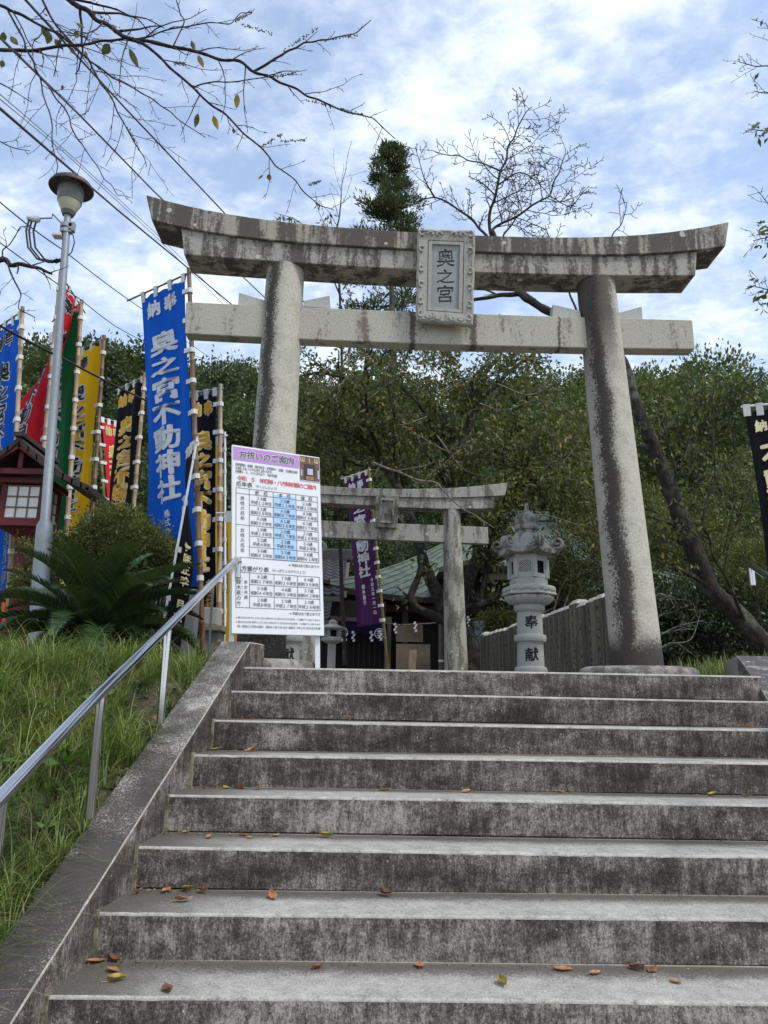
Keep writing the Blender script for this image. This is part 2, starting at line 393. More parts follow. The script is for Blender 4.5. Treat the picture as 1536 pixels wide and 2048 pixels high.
def bamboo(name, a, c2):
    m, g, b = mk(name, rough=.5); c = g.tc('Object'); n = g.noise(g.map(c, (12,12,1.5)), 2, 4, .6)
    g.put(b.inputs['Base Color'], g.ramp(n, [(.3, c2), (.55, a), (.75, tuple(min(1, x*1.2) for x in a))])); return m
M_BAM = bamboo('dry_bamboo', (.42,.32,.20), (.20,.13,.07)); M_BAMD = bamboo('brown_bamboo', (.20,.12,.065), (.07,.04,.025)); M_BAMG = bamboo('green_bamboo', (.16,.15,.03), (.08,.07,.015))
def bark(name, col, moss=.2):
    m, g, b = mk(name, rough=.92, spec=.2); c = g.tc('Object')
    n = g.noise(g.map(c, (1,1,.45)), 22, 6, .7, .4); n2 = g.noise(c, 5, 4)
    cc = g.ramp(n, [(.35, tuple(x*.35 for x in col)), (.55, col), (.72, tuple(min(1, x*2.2) for x in col))])
    cc = g.mix(g.m('MULTIPLY', g.step(n2, .5, .7), moss), cc, (.20,.21,.15))
    g.put(b.inputs['Base Color'], cc); g.put(b.inputs['Normal'], g.bump(n, .8, .02)); return m
M_BARK = bark('dark_cherry_bark', (.042,.035,.031), .35); M_TWIG = bark('twig_bark', (.045,.034,.032), .25); M_BARKG = bark('grey_bark', (.075,.066,.055), .45); M_TWIGP = bark('pale_twig_bark', (.21,.185,.15), .3)
def leafmat(name, stops, trans=.35, rough=.55, tree=False):
    m, g, b = mk(name, rough=rough, spec=.35); r = g.island()
    cc = g.ramp(r, stops); k = g.m('ADD', .65, g.m('MULTIPLY', g.n('ShaderNodeObjectInfo').outputs['Random'], 1.1)) if tree else None
    if tree: cc = g.mix(1.0, cc, k, 'MULTIPLY')
    nz = g.noise(g.tc('Object'), 6.5 if tree else 1.9, 3, .6); cc = g.mix(1.0, cc, g.ramp(nz, [(.36, (.52,.56,.60)), (.5, (.95,.95,.95)), (.64, (1.6,1.5,1.25))]) if tree else g.ramp(nz, [(.36, (.70,.74,.78)), (.5, (1,1,1)), (.64, (1.35,1.28,1.1))]), 'MULTIPLY')
    g.put(b.inputs['Base Color'], cc)
    out = m.node_tree.nodes['Material Output']; tr = g.n('ShaderNodeBsdfTranslucent'); g.put(tr.inputs[0], g.mix(.5, cc, (.12,.16,.02), 'MIX'))
    ms = g.n('ShaderNodeMixShader'); ms.inputs[0].default_value = trans; g.put(ms.inputs[1], b.outputs[0]); g.put(ms.inputs[2], tr.outputs[0]); g.put(out.inputs[0], ms.outputs[0])
    return m
L_FOREST = leafmat('forest_leaves', [(0, (.022,.042,.018)), (.5, (.044,.074,.028)), (.85, (.085,.12,.042)), (1, (.13,.155,.06))], .28, tree=True)
L_FOREST2 = leafmat('olive_forest_leaves', [(0, (.035,.055,.018)), (.5, (.074,.104,.03)), (.85, (.125,.155,.045)), (1, (.17,.18,.06))], .32, tree=True)
L_CEDAR = leafmat('cedar_sprays', [(0, (.022,.042,.02)), (.5, (.05,.08,.03)), (1, (.10,.13,.04))], .2)
L_CHERRY = leafmat('cherry_leaves', [(0, (.045,.058,.02)), (.5, (.098,.115,.034)), (.90, (.175,.18,.055)), (.98, (.26,.21,.05)), (.996, (.40,.20,.04)), (1, (.36,.12,.03))], .36)
L_BUSH = leafmat('azalea_leaves', [(0, (.05,.08,.02)), (.5, (.105,.14,.032)), (.9, (.17,.195,.05)), (1, (.19,.11,.03))], .25)
L_DARK = leafmat('camellia_leaves', [(0, (.012,.026,.012)), (.6, (.026,.05,.017)), (1, (.05,.08,.024))], .15, .4)
L_CYCAD = leafmat('cycad_leaflets', [(0, (.016,.036,.016)), (.6, (.032,.064,.024)), (1, (.06,.10,.032))], .16, .36)
L_GRASS = leafmat('grass_blades', [(0, (.07,.13,.025)), (.45, (.19,.28,.06)), (.84, (.30,.38,.10)), (.94, (.40,.38,.18)), (1, (.48,.42,.25))], .4)
L_HERB = leafmat('fresh_leaves', [(0, (.07,.16,.02)), (1, (.14,.26,.04))], .35)
L_TREE = leafmat('yellowing_leaves', [(0, (.10,.10,.025)), (.5, (.17,.14,.03)), (1, (.30,.17,.03))], .4)
M_SOIL, g_, b_ = mk('earth', rough=.95); c_ = g_.tc('Object')
g_.put(b_.inputs['Base Color'], g_.ramp(g_.noise(c_, 6, 8, .7), [(.35, (.04,.036,.018)), (.55, (.085,.075,.042)), (.72, (.17,.145,.095))])); g_.put(b_.inputs['Normal'], g_.bump(g_.noise(c_, 14, 6), .8, .03))
M_GROUND, g_, b_ = mk('gravel_ground', rough=.95); c_ = g_.tc('Object')
g_.put(b_.inputs['Base Color'], g_.ramp(g_.noise(c_, 20, 8, .7), [(.35, (.10,.09,.075)), (.6, (.20,.185,.155)), (.75, (.28,.26,.22))])); g_.put(b_.inputs['Normal'], g_.bump(g_.noise(c_, 60, 4), .8, .02))
M_HILL, g_, b_ = mk('forest_floor', rough=1.0); c_ = g_.tc('Object')
g_.put(b_.inputs['Base Color'], g_.ramp(g_.noise(c_, 1.2, 8, .7), [(.35, (.012,.018,.008)), (.65, (.035,.045,.018))]))
M_REDWOOD = plain('red_painted_wood', (.125,.017,.018), .6, 0, .2, 8); M_BROWNROOF = plain('weathered_roof_board', (.055,.042,.038), .85, 0, .25, 15, .3, .01)
M_PAPER = plain('translucent_white_panel', (.80,.79,.74), .5, 0, .03, 3); M_LATTICE = plain('brown_lattice', (.20,.14,.10), .7)
M_COPPER, g_, b_ = mk('verdigris_copper', rough=.7, spec=.3); c_ = g_.tc('Object')
g_.put(b_.inputs['Base Color'], g_.ramp(g_.noise(g_.map(c_, (1,1,2)), 3.5, 7, .7), [(.32, (.045,.06,.05)), (.52, (.095,.125,.104)), (.72, (.165,.20,.17))]))
M_TILE = plain('dark_roof_tile', (.045,.047,.050), .55, 0, .3, 9); M_DARKWOOD = plain('dark_old_wood', (.030,.022,.017), .8, 0, .3, 9); M_PLY = plain('plywood', (.15,.115,.08), .8, 0, .35, 3); M_BLUEPIPE = plain('grey_blue_pipe', (.23,.27,.32), .5); M_WOODMID = plain('grey_timber', (.13,.105,.085), .8, 0, .2, 6)
M_NOREN = cloth('indigo_curtain', (.018,.012,.055)); M_SHADECORE = plain('painted_interior_shade', (.004,.004,.004), .9)
M_LAMPBELL = plain('weathered_lamp_metal', (.17,.17,.15), .5, .3, .25, 14); M_LAMPBRIM = plain('brown_lamp_brim', (.085,.06,.055), .55, .2, .2, 10); M_LAMPGLASS = plain('yellowed_lamp_cover', (.50,.49,.33), .5, 0, .15, 10); M_RUST = plain('rust', (.20,.08,.03), .9, 0, .3, 20)
M_CERAM = plain('white_insulator', (.70,.71,.71), .25)
M_ORANGE = plain('orange_paint', (.75,.14,.02), .5)
# ------------------------------------------------------------------ ground
R_, T_ = 0.16, 0.34583           # riser and tread of the stairs
def wall_x(y): return -0.79 + 0.078*y
def kerb_x(y): return 2.62 + 0.28*max(y, -1.0)
NSTEP = 11
def sstep(a, b, x):
    t = min(1, max(0, (x-a)/(b-a))); return t*t*(3-2*t)
def bank_z(x, y):
    if x < 0:
        d = max(0., wall_x(min(y, 0))-.2-x)
        zt = .103 + .468*min(y, .05) - .085
        z = zt + .30*min(d, 1.6)
        cap = -.09 + .03*min(d, 3)
        z = min(z, cap) if y > -6 else z
    else:
        d = max(0., x-kerb_x(min(y, 0))-.2)
        z = .05 + .44*min(y, .05) - .12 + .30*min(d, 1.6); z = min(z, .03+.03*d)
    z += .03*math.sin(3.1*x+1.7*y)*math.sin(2.3*y-x)*min(1, d*3)
    return max(z, -1.77)
mb = MB(); mb.grid(lambda u, v: (lambda x, y: (x, y, bank_z(x, y)))(wall_x(min(-5.2+v*6.2, 0))-.14-(u**1.5)*9, -5.2+v*6.2), 40, 60)
tag(mb.build('grassy_bank', M_SOIL, smooth=60), kind='structure')
mb = MB(); mb.grid(lambda u, v: (lambda x, y: (x, y, bank_z(x, y)))(kerb_x(min(-5.2+v*6.2, 0))+.14+(u**1.5)*9, -5.2+v*6.2), 30, 50)
tag(mb.build('right_bank', M_SOIL, smooth=60), kind='structure')
mb = MB(); mb.add([(-300,-300,-1.762),(300,-300,-1.762),(300,-3.0,-1.762),(-300,-3.0,-1.762)], [(0,1,2,3)])
tag(mb.build('lower_ground', M_GROUND), kind='structure')
mb = MB(); mb.add([(-60,.96,-.03),(60,.96,-.03),(60,24,-.03),(-60,24,-.03)], [(0,1,2,3)])
mb.add([(-.75,.34,-.004),(2.75,.34,-.004),(3.1,24,-.004),(-1.5,24,-.004)], [(0,1,2,3)])
tag(mb.build('upper_ground', M_GROUND), kind='structure')
def hill_z(x, y):
    t = y-23
    z = 26*(1-math.exp(-max(t, 0)/42.)) + .8*math.sin(x*.11+1)*min(1, max(t, 0)/12)
    return z - .5
mb = MB(); mb.grid(lambda u, v: (lambda x, y: (x, y, hill_z(x, y)))((u-.5)*(260+v*900), 22+v**1.6*700), 60, 40)
tag(mb.build('wooded_hill', M_HILL, smooth=80), kind='structure')

# ------------------------------------------------------------------ stairs
M_MORTAR = stone('mossy_mortar', stain=.5, base=(.24,.215,.15), dark=(.07,.062,.04), streak=(9,9,4))
stairs = thing('stone_stairs', 'broad weathered stone stairs climbing to the shrine gate', 'stairs', kind='structure')
rs = random.Random(3)
for k in range(NSTEP):
    y0, z0 = -k*T_, -k*R_
    prof = [(y0+.034, z0-R_-.02, 0), (y0+.032, z0-R_+.003, 0), (y0+.008, z0-R_+.005, 0), (y0+.005, z0-.011, 1), (y0+.007, z0-.004, 1), (y0+.012, z0-.0005, 2), (y0+.022, z0+.0005, 2), (y0+T_+(.036 if k else .25), z0+.001, 2)]
    mb = MB(); n = 84; x0, x1 = wall_x(y0)-.02, kerb_x(y0)+.01
    for i in range(n+1):
        x = x0 + (x1-x0)*i/n; j = rs.uniform(-1, 1)
        chip = .004*max(0, rs.random()-.86)/.14
        for q, (yy, zz, mi) in enumerate(prof):
            e = 1 if q in (3, 4, 5) else 0
            mb.v.append((x, yy + e*(j*.0012+chip*.8) + .0025*math.sin(1.1*x+k), zz - e*chip*.8 + .003*math.sin(.9*x+2*k)))
    m_ = len(prof)
    for i in range(n):
        for q in range(m_-1):
            a = i*m_+q; mb.f.append((a, a+m_, a+m_+1, a+1)); mb.m.append(prof[q][2] if q else 0)
    mb.f.append(tuple(range(m_))); mb.m.append(0)
    mb.f.append(tuple(n*m_+q for q in range(m_))[::-1]); mb.m.append(0)
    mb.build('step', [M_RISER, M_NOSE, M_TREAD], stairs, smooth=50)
    if k: 
        mb = MB(); xj = wall_x(y0); mb.hexa([(xj-.02,y0-.004,z0-R_-.005),(xj+.016,y0-.003,z0-R_-.005),(xj+.016,y0+.03,z0-R_-.005),(xj-.02,y0+.03,z0-R_-.005),(xj-.02,y0-.002,z0+.006),(xj+.013,y0-.001,z0+.004),(xj+.013,y0+.05,z0+.004),(xj-.02,y0+.05,z0+.006)]); mb.build('mortar_joint', M_MORTAR, stairs, bevel=.003, seg=1)

# side wall on the left: long blocks with a gritty sloping top
wall = thing('side_wall', 'low sloping stone side wall left of the stairs below the signboard', 'wall', (-.9, 0, -.3))
def wall_piece(parent, xin, width, ya, yb, ztop, depth=.75, side=-1, name='wall_block'):
    mb = MB(); n = 14
    for i in range(n+1):
        y = ya+(yb-ya)*i/n; xi = xin(y); xo = xi+side*width; zt = ztop(y); jj = rs.uniform(-.0025, .0025)
        mb.v += [(xi, y, zt-depth), (xi, y, zt-.006), (xi+side*.0045, y, zt+jj), (xo-side*.010, y, zt+jj*.6), (xo, y, zt-.014), (xo, y, zt-depth)]
    for i in range(n):
        for q in range(5):
            a = i*6+q; f = (a, a+1, a+7, a+6); mb.f.append(f if side < 0 else f[::-1]); mb.m.append(2 if q == 1 else 1 if q in (2, 3) else 0)
    mb.f.append(tuple(range(6)) if side > 0 else tuple(range(6))[::-1]); mb.m.append(0)
    f = tuple(n*6+q for q in range(6)); mb.f.append(f if side < 0 else f[::-1]); mb.m.append(0)
    return mb.build(name, [M_RISER, M_COPING, M_NOSE], parent, smooth=40)
zt = lambda y: .103+.468*y
wall_piece(wall, wall_x, .20, -1.050, .140, zt)
wall_piece(wall, wall_x, .20, -2.62, -1.056, zt)
wall_piece(wall, wall_x, .20, -4.0, -2.626, zt)
wall_piece(wall, lambda y: wall_x(y)+.045*sstep(.14, .3, y), .245, .146, .40, lambda y: .1685)
kerb = thing('side_kerb', 'lichen-spotted sloping stone kerb right of the top step', 'kerb', (2.7, 0, -.2))
zk = lambda y: -.075+.36*y if y > 0 else -.075+.47*y
M_LICH = stone('lichened_coping', stain=.62, base=(.30,.29,.27), dark=(.06,.055,.055), streak=(4,4,4), lichen=.55)
def kerb_piece(ya, yb, name='kerb_block'):
    o = wall_piece(kerb, kerb_x, .34, ya, yb, zk, .6, 1, name); o.data.materials[1] = M_LICH; return o
kerb_piece(-.02, .70); kerb_piece(-1.4, -.026); kerb_piece(-3.9, -1.406)
mb = MB(); a = [(kerb_x(.706)+dx, .706, z) for dx in (0,.34) for z in (-.4, zk(.7))]; b = [(kerb_x(1.4)+.04+dx, 1.4, z) for dx in (0,.34) for z in (-.4, zk(.7)-.002)]
mb.hexa([a[0], a[2], b[2], b[0], a[1], a[3], b[3], b[1]]); mb.build('kerb_block', M_CONC, kerb, bevel=.01)

# ------------------------------------------------------------------ the two stone gates
def polyx(pts, deg=3):
    p = np.array(pts, float); c = np.polyfit((p[:, 0]-870)/600, p[:, 1], deg); return lambda x: float(np.polyval(c, (x-870)/600))
def beam(mb, tl, bl, tr, br, ftop, fbot, yf, yb, n=28):
    """prism whose front outline is read at depth yf: left end tl-bl, right end tr-br"""
    st = []
    for i in range(n+1):
        u = i/n; xt, xb = tl[0]+(tr[0]-tl[0])*u, bl[0]+(br[0]-bl[0])*u
        T, B = at(xt, ftop(xt), yf), at(xb, fbot(xb), yf); st.append((T, B))
    for T, B in st:
        mb.v += [tuple(B), tuple(T), (T[0], yb, T[2]), (B[0], yb, B[2])]
    for i in range(n):
        for q in range(4):
            a, b = i*4+q, i*4+(q+1) % 4; mb.f.append((a, b, b+4, a+4)); mb.m.append(0)
    mb.f.append((3,2,1,0)); mb.m.append(0); e = n*4; mb.f.append((e, e+1, e+2, e+3)); mb.m.append(0)
def column_part(gate, name, bot, top, r0, r1, mat, base_mat=None, base=None):
    bot, top = np.asarray(bot, float), np.asarray(top, float); L = np.linalg.norm(top-bot); mb = MB(); n = 40
    prof = [(r0*(1-u)+r1*u, u*L) for u in np.linspace(0, 1, 16)]
    me = MB(); me.lathe(prof, n=n); o = me.build(name, mat, None, smooth=40, loc=(0,0,0))
    o.parent = gate; o.location = tuple(bot-org(gate)); d = Vector(top-bot).normalized()
    o.rotation_euler = Vector((0,0,1)).rotation_difference(d).to_euler()
    if base is not None:
        mb = MB(); mb.lathe([(base*.96, -.12), (base, -.05), (base, .035), (base*.97, .062), (base*.90, .078), (r0*1.02, .086)], (bot[0], bot[1], 0), 40)
        mb.build('pillar_base', base_mat, gate, smooth=45)
    return o
Y1 = .80
gate = thing('stone_torii', 'large weathered stone gate with carved name plaque at the top of the stairs', 'torii gate', (.64, Y1, 0))
kt = polyx([(292,390),(449.5,424),(639,453),(835,464.5),(950,468),(1150,474),(1243,473),(1331,464),(1458,443)], 4)
kb = polyx([(303,440),(449.5,468),(639,488),(833,498.5),(950,503),(1150,508),(1287,507),(1394,502),(1451,491)], 4)
sb = polyx([(368,508),(538,523),(639,529.5),(833,536),(953,544),(1150,550.5),(1225,551.5),(1391,550)], 3)
mb = MB(); beam(mb, (292,), (303,), (1458,), (1451,), kt, kb, Y1-.178, Y1+.178); mb.build('top_beam', M_ROOFBEAM, gate, bevel=.006, seg=1)
mb = MB(); beam(mb, (362,), (368,), (1394.5,), (1391,), lambda x: kb(x)+.8, sb, Y1-.150, Y1+.150); mb.build('under_beam', M_BEAM, gate, bevel=.006, seg=1)
nt_ = polyx([(372,605),(603,611),(829,622),(950,630),(1167,634.6),(1385,639)], 2); nb_ = polyx([(369.6,666.6),(524,675.5),(603,678),(829,686),(1170,696),(1390,698)], 2)
mb = MB(); beam(mb, (372,), (369.6,), (1385,), (1390,), nt_, nb_, Y1-.066, Y1+.066); mb.build('tie_beam', M_TIE, gate, bevel=.006, seg=1)
pr0, pr1 = np.array([at(1275,1330,Y1)[0], Y1, .07]), np.array([at(1190.5,553,Y1)[0], Y1, at(1190,sb(1190),Y1-.15)[2]+.004])
pl0, pl1 = np.array([at(519,1330,Y1)[0]+.005, Y1, .07]), np.array([at(572,530,Y1)[0], Y1, at(572,sb(572),Y1-.15)[2]+.004])
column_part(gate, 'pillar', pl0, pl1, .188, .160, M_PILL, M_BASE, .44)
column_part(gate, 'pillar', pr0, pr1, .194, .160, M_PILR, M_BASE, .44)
for pts in ([(478,585),(529,600),(529,611),(476,610)], [(659,591),(609,601),(606,613),(661,617)], [(1105.5,609),(1160,621),(1163,636),(1105,634)], [(1283.5,613),(1236,626),(1236,639),(1286,640)]):
    q = [at(*p, Y1-.05) for p in pts]; f, k = [], []
    mb = MB(); mb.add([tuple(p) for p in q]+[(p[0], Y1+.05, p[2]) for p in q], [(0,1,2,3),(7,6,5,4),(0,4,5,1),(1,5,6,2),(2,6,7,3),(3,7,4,0)])
    mb.build('wedge', M_WEDGE, gate, bevel=.003, seg=1)
# plaque: an outer carved frame with scrolled edge, stepped inner frame, sunken panel and cut characters
pt, pb = .545, .625      # front of the plaque leans out at the top
def plq(u, v, lift=0.):  # u 0..1 left to right, v 0..1 top to bottom, lift towards the viewer
    tl, tr, bl, br = at(836,458,pt), at(950,461,pt), at(832.5,640,pb), at(946,650,pb)
    p = (tl*(1-u)+tr*u)*(1-v)+(bl*(1-u)+br*u)*v
    nn = nrm(np.cross(tr-tl, tl-bl)); nn = nn if nn[1] < 0 else -nn
    return p + nn*lift
pw, ph = .47, .83
mb = MB(); edge = []
def scal(t, k): return .020*(abs(math.sin(PI*k*t))**.6) - .010
N_ = 40
for i in range(N_): edge.append((i/N_, 0-scal(i/N_, 3)*.55))
for i in range(N_): edge.append((1+scal(i/N_, 3.0), i/N_))
for i in range(N_): edge.append((1-i/N_, 1+scal(i/N_, 3)*.55))
for i in range(N_): edge.append((0-scal(i/N_, 3.0), 1-i/N_))
n = len(edge)
mb.v += [tuple(plq(u, v, -.050)) for u, v in edge] + [tuple(plq(u, v, -.006)) for u, v in edge] + [tuple(plq(.5+(u-.5)*.965, .5+(v-.5)*.98, 0.002)) for u, v in edge]
inner = [(.18, .115), (.82, .115), (.82, .885), (.18, .885)]
for lay in range(2):
    for i in range(n): a, b = lay*n+i, lay*n+(i+1) % n; mb.f.append((a, a+n, b+n, b)); mb.m.append(0)
io = len(mb.v)
ring = []
for s_, (c0, c1) in enumerate([(0,1),(1,2),(2,3),(3,0)]):
    for i in range(N_):
        u = inner[c0][0]+(inner[c1][0]-inner[c0][0])*i/N_; v = inner[c0][1]+(inner[c1][1]-inner[c0][1])*i/N_; ring.append((u, v))
for lift in (-.006, -.022): mb.v += [tuple(plq(u, v, lift)) for u, v in ring]
for i in range(n):
    a, b = 2*n+i, 2*n+(i+1) % n; c, d = io+i, io+(i+1) % n; mb.f.append((a, c, d, b)); mb.m.append(0)
    c, d, e, f = io+i, io+(i+1) % n, io+n+i, io+n+(i+1) % n; mb.f.append((c, e, f, d)); mb.m.append(0)
mb.f.append(tuple(range(n))); mb.m.append(0)
plaque = mb.build('name_plaque', M_PLAQUE, gate, smooth=35)
mb = MB()                # scrolls in low relief
def scroll(u, v, r, a0, sgn):
    pts = []
    for i in range(22):
        t = i/21; a = a0+sgn*t*4.4; rr = r*(1-t*.82); pts.append(plq(u+rr*math.cos(a)/pw, v+rr*math.sin(a)/ph, .003))
    mb.tube(pts, [.0095]*18+[.009,.008,.007,.006], 6)
for v in (.05, .21, .445, .60, .80, .94):
    scroll(.085, v, .034, PI*.5 if v in (.21,.60) else -PI*.5, 1 if v in (.21,.60) else -1); scroll(.915, v, .034, PI*.5 if v in (.21,.60) else -PI*.5, -1 if v in (.21,.60) else 1)
for u in (.23, .36, .64, .77): 
    scroll(u, .056, .030, 0 if u in (.36,.77) else PI, -1 if u in (.36,.77) else 1); scroll(u, .944, .030, 0 if u in (.36,.77) else PI, 1 if u in (.36,.77) else -1)
for k in range(0, n): mb.tube([plq(.5+(edge[k][0]-.5)*.93, .5+(edge[k][1]-.5)*.955, .002), plq(.5+(edge[(k+1)%n][0]-.5)*.93, .5+(edge[(k+1)%n][1]-.5)*.955, .002)], .006, 5, cap=False)
mb.build('scroll_carving', M_PLAQUE, plaque, smooth=60)['kind'] = 'stuff'
mb = MB()                # stepped inner frame
def rect_ring(mb, o, i, lo, li):
    po = [(o[0],o[1]),(o[2],o[1]),(o[2],o[3]),(o[0],o[3])]; pi = [(i[0],i[1]),(i[2],i[1]),(i[2],i[3]),(i[0],i[3])]
    vs = [tuple(plq(u,v,lo)) for u, v in po]+[tuple(plq(u,v,li)) for u, v in pi]
    mb.add(vs, [(k, k+4, (k+1)%4+4, (k+1)%4) for k in range(4)])
rect_ring(mb, (.185,.118,.815,.882), (.195,.123,.805,.877), -.021, -.006); rect_ring(mb, (.195,.123,.805,.877), (.255,.155,.745,.845), -.006, -.007); rect_ring(mb, (.255,.155,.745,.845), (.258,.157,.742,.843), -.007, -.024)
mb.build('inner_frame', M_PLAQUE, plaque)

def carved_panel(items, name, parent, depth=.024):
    """a stone panel with characters really cut into it (items: char, u, v-up, w, h in panel units)"""
    from mathutils.geometry import delaunay_2d_cdt
    V = [Vector((.25,.15)), Vector((.75,.15)), Vector((.75,.85)), Vector((.25,.85))]; E = [(0,1),(1,2),(2,3),(3,0)]; tris = []
    for ch, cx, cy, w, h in items:
        v, f = glyph(ch)
        for dx, dy in ((-.011,-.018), (.011,.018), (0,0)):
            q = np.array([(cx+(a+dx)*w, cy+(b+dy)*h) for a, b in v]); o = len(V); V += [Vector(a) for a in q]; cnt = {}
            for face in f:
                for a, b in zip(face, face[1:]+face[:1]): cnt[tuple(sorted((a, b)))] = cnt.get(tuple(sorted((a, b))), 0)+1
                for k in range(1, len(face)-1): tris.append((q[face[0]], q[face[k]], q[face[k+1]]))
            E += [(a+o, b+o) for (a, b), c in cnt.items() if c == 1]
    vs, es, fs = delaunay_2d_cdt(V, E, [], 0, 1e-5)[:3]
    T = np.array(tris)
    def inside(c):
        a, b, d = T[:, 0], T[:, 1], T[:, 2]; cr = lambda p, q: (q[:, 0]-p[:, 0])*(c[1]-p[:, 1])-(q[:, 1]-p[:, 1])*(c[0]-p[:, 0])
        x, y, z = cr(a, b), cr(b, d), cr(d, a); return bool(np.any(((x > 0)&(y > 0)&(z > 0))|((x < 0)&(y < 0)&(z < 0))))
    ins = []; mb = MB(); n = len(vs)
    mb.v = [tuple(plq(p.x, 1-p.y, -.0225)) for p in vs]+[tuple(plq(p.x, 1-p.y, -.0225-depth)) for p in vs]
    em = {}
    for f in fs:
        c = sum((vs[k] for k in f), Vector((0,0)))/len(f); t = inside(c)
        mb.f.append(tuple(k+n for k in f) if t else tuple(f)); mb.m.append(0)
        for a, b in zip(f, list(f[1:])+[f[0]]): em.setdefault(tuple(sorted((a, b))), []).append(t)
    for (a, b), t in em.items():
        if len(t) == 2 and t[0] != t[1]: mb.f.append((a, b, b+n, a+n)); mb.m.append(0)
    return mb.build(name, M_PANEL, parent)
carved_panel([('奥', .5, .705, .34, .205), ('之', .5, .505, .34, .16), ('宮', .5, .315, .33, .20)], 'panel', plaque)

# second, smaller gate further in
Y2 = 7.0
gate2 = thing('stone_torii', 'smaller old stone gate with blank plaque standing behind the large gate', 'torii gate', (.26, Y2, 0))
def sym(f, c=768.): return lambda x: f(x)
kt2 = polyx([(525,962),(575,969),(644,970),(799,978),(893,976.5),(960,971),(1015.5,965)], 3)
kb2 = polyx([(530,985),(644,988),(799,995),(893,995),(960,993),(1010,991)], 3)
sb2 = polyx([(555,1003),(644,1005),(752,1012.5),(887,1017),(987,1016.5)], 3)
mb = MB(); beam(mb, (520,), (527,), (1015.5,), (1010,), kt2, kb2, Y2-.17, Y2+.17, 20); mb.build('top_beam', M_TORII2, gate2, bevel=.006, seg=1)
mb = MB(); beam(mb, (546,), (550,), (989,), (987,), lambda x: kb2(x)+.4, sb2, Y2-.14, Y2+.14, 20); mb.build('under_beam', M_TORII2, gate2, bevel=.006, seg=1)
mb = MB(); beam(mb, (556,), (556,), (976,), (977,), polyx([(560,1037),(645,1041.5),(976,1054)], 1), polyx([(560,1071),(645,1075),(889,1085),(977,1087)], 1), Y2-.065, Y2+.065, 8); mb.build('tie_beam', M_TORII2, gate2, bevel=.006, seg=1)
b_px = 903; a = at(913.5,1338,Y2); b = at(903,1012,Y2); column_part(gate2, 'pillar', (a[0], Y2, -.02), (b[0], Y2, at(b_px, sb2(b_px), Y2-.14)[2]+.004), .190, .140, M_TORII2, M_BASE, .36)
b_px = 624; a = at(612,1338,Y2); b = at(624,1002,Y2); column_part(gate2, 'pillar', (a[0], Y2, -.02), (b[0], Y2, at(b_px, sb2(b_px), Y2-.14)[2]+.004), .190, .140, M_TORII2, M_BASE, .36)
def quadslab(mb, c, Yt, Yb, th):     # c: px corners TL TR BR BL on planes Yt (top) and Yb (bottom)
    f = [at(*c[0], Yt), at(*c[1], Yt), at(*c[2], Yb), at(*c[3], Yb)]
    mb.hexa([f[3], f[2], f[2]+(0,th,0), f[3]+(0,th,0), f[0], f[1], f[1]+(0,th,0), f[0]+(0,th,0)])
mb = MB(); quadslab(mb, [(752,988),(798,991),(794,1056),(750,1053)], 6.72, 6.86, .10); pq = mb.build('name_plaque', M_TORII2, gate2, bevel=.012)
mb = MB()
for (p, q) in (((762,998),(788,1000)), ((788,1000),(785.5,1045)), ((785.5,1045),(760.5,1043)), ((760.5,1043),(762,998))):
    y = lambda k: 6.72+(k-988)/67*.14-.012
    mb.bar(at(*p, y(p[1])), at(*q, y(q[1])), .035, .035)
mb.build('inner_frame', M_TORII2, pq)
M_RIBBON = plain('engraved_shadow', (.10,.09,.07), .9)
# ------------------------------------------------------------------ signboard
SB = [at(464,889,.40), at(639,915,.62), at(463,1267,.40), at(648.6,1271.7,.62)]
snorm = nrm(np.cross(SB[1]-SB[0], SB[2]-SB[0])); snorm = snorm if snorm[1] < 0 else -snorm
def sbp(x, y, l=0.):     # x from left, y downwards, both 0..1
    return (SB[0]*(1-x)+SB[1]*x)*(1-y)+(SB[2]*(1-x)+SB[3]*x)*y + snorm*l
sign = thing('notice_board', 'white notice board with purple heading and printed age tables at the top of the stairs', 'notice board', sbp(.5, 1))
mb = MB(); c = [(0,1),(1,1),(1,0),(0,0)]
b0 = [sbp(x, y, 0) for x, y in c]; b1 = [sbp(x, y, -.035) for x, y in c]
mb.hexa([b0[0], b0[1], b1[1], b1[0], b0[3], b0[2], b1[2], b1[3]]); board = mb.build('board', M_WHITE, sign, bevel=.003, seg=1)
for x in (.035, .965):
    mb = MB(); a = sbp(x, .5, -.055); b = sbp(x, 1.0, -.055); mb.bar((a[0], a[1], a[2]), (b[0], b[1], -.02), .035, .035, (0,1,0)); mb.build('post', M_WHITE, sign)
def patch(name, x0, y0, x1, y1, mat, l=.0015):
    mb = MB(); mb.add([sbp(x0,y1,l), sbp(x1,y1,l), sbp(x1,y0,l), sbp(x0,y0,l)], [(0,1,2,3)]); return mb.build(name, mat, board)
M_LILAC = plain('lilac_print', (.50,.27,.60), .5, 0, .03); M_PALEBLUE = plain('pale_blue_print', (.42,.62,.84), .5, 0, .03); M_REDINK = plain('red_print', (.62,.05,.07), .6); M_BROWNPH = plain('brown_photo_print', (.16,.095,.075), .5, 0, .4, 14); M_GREYINK = plain('dark_print', (.075,.075,.085), .6)
patch('heading_band', .012, .009, .757, .083, M_LILAC)
patch('table_column', .455, .250, .713, .608, M_PALEBLUE)
AW, AH = np.linalg.norm(SB[1]-SB[0]), np.linalg.norm(SB[2]-SB[0])
sf = lambda x, y, l: sbp(x, 1-y, l)
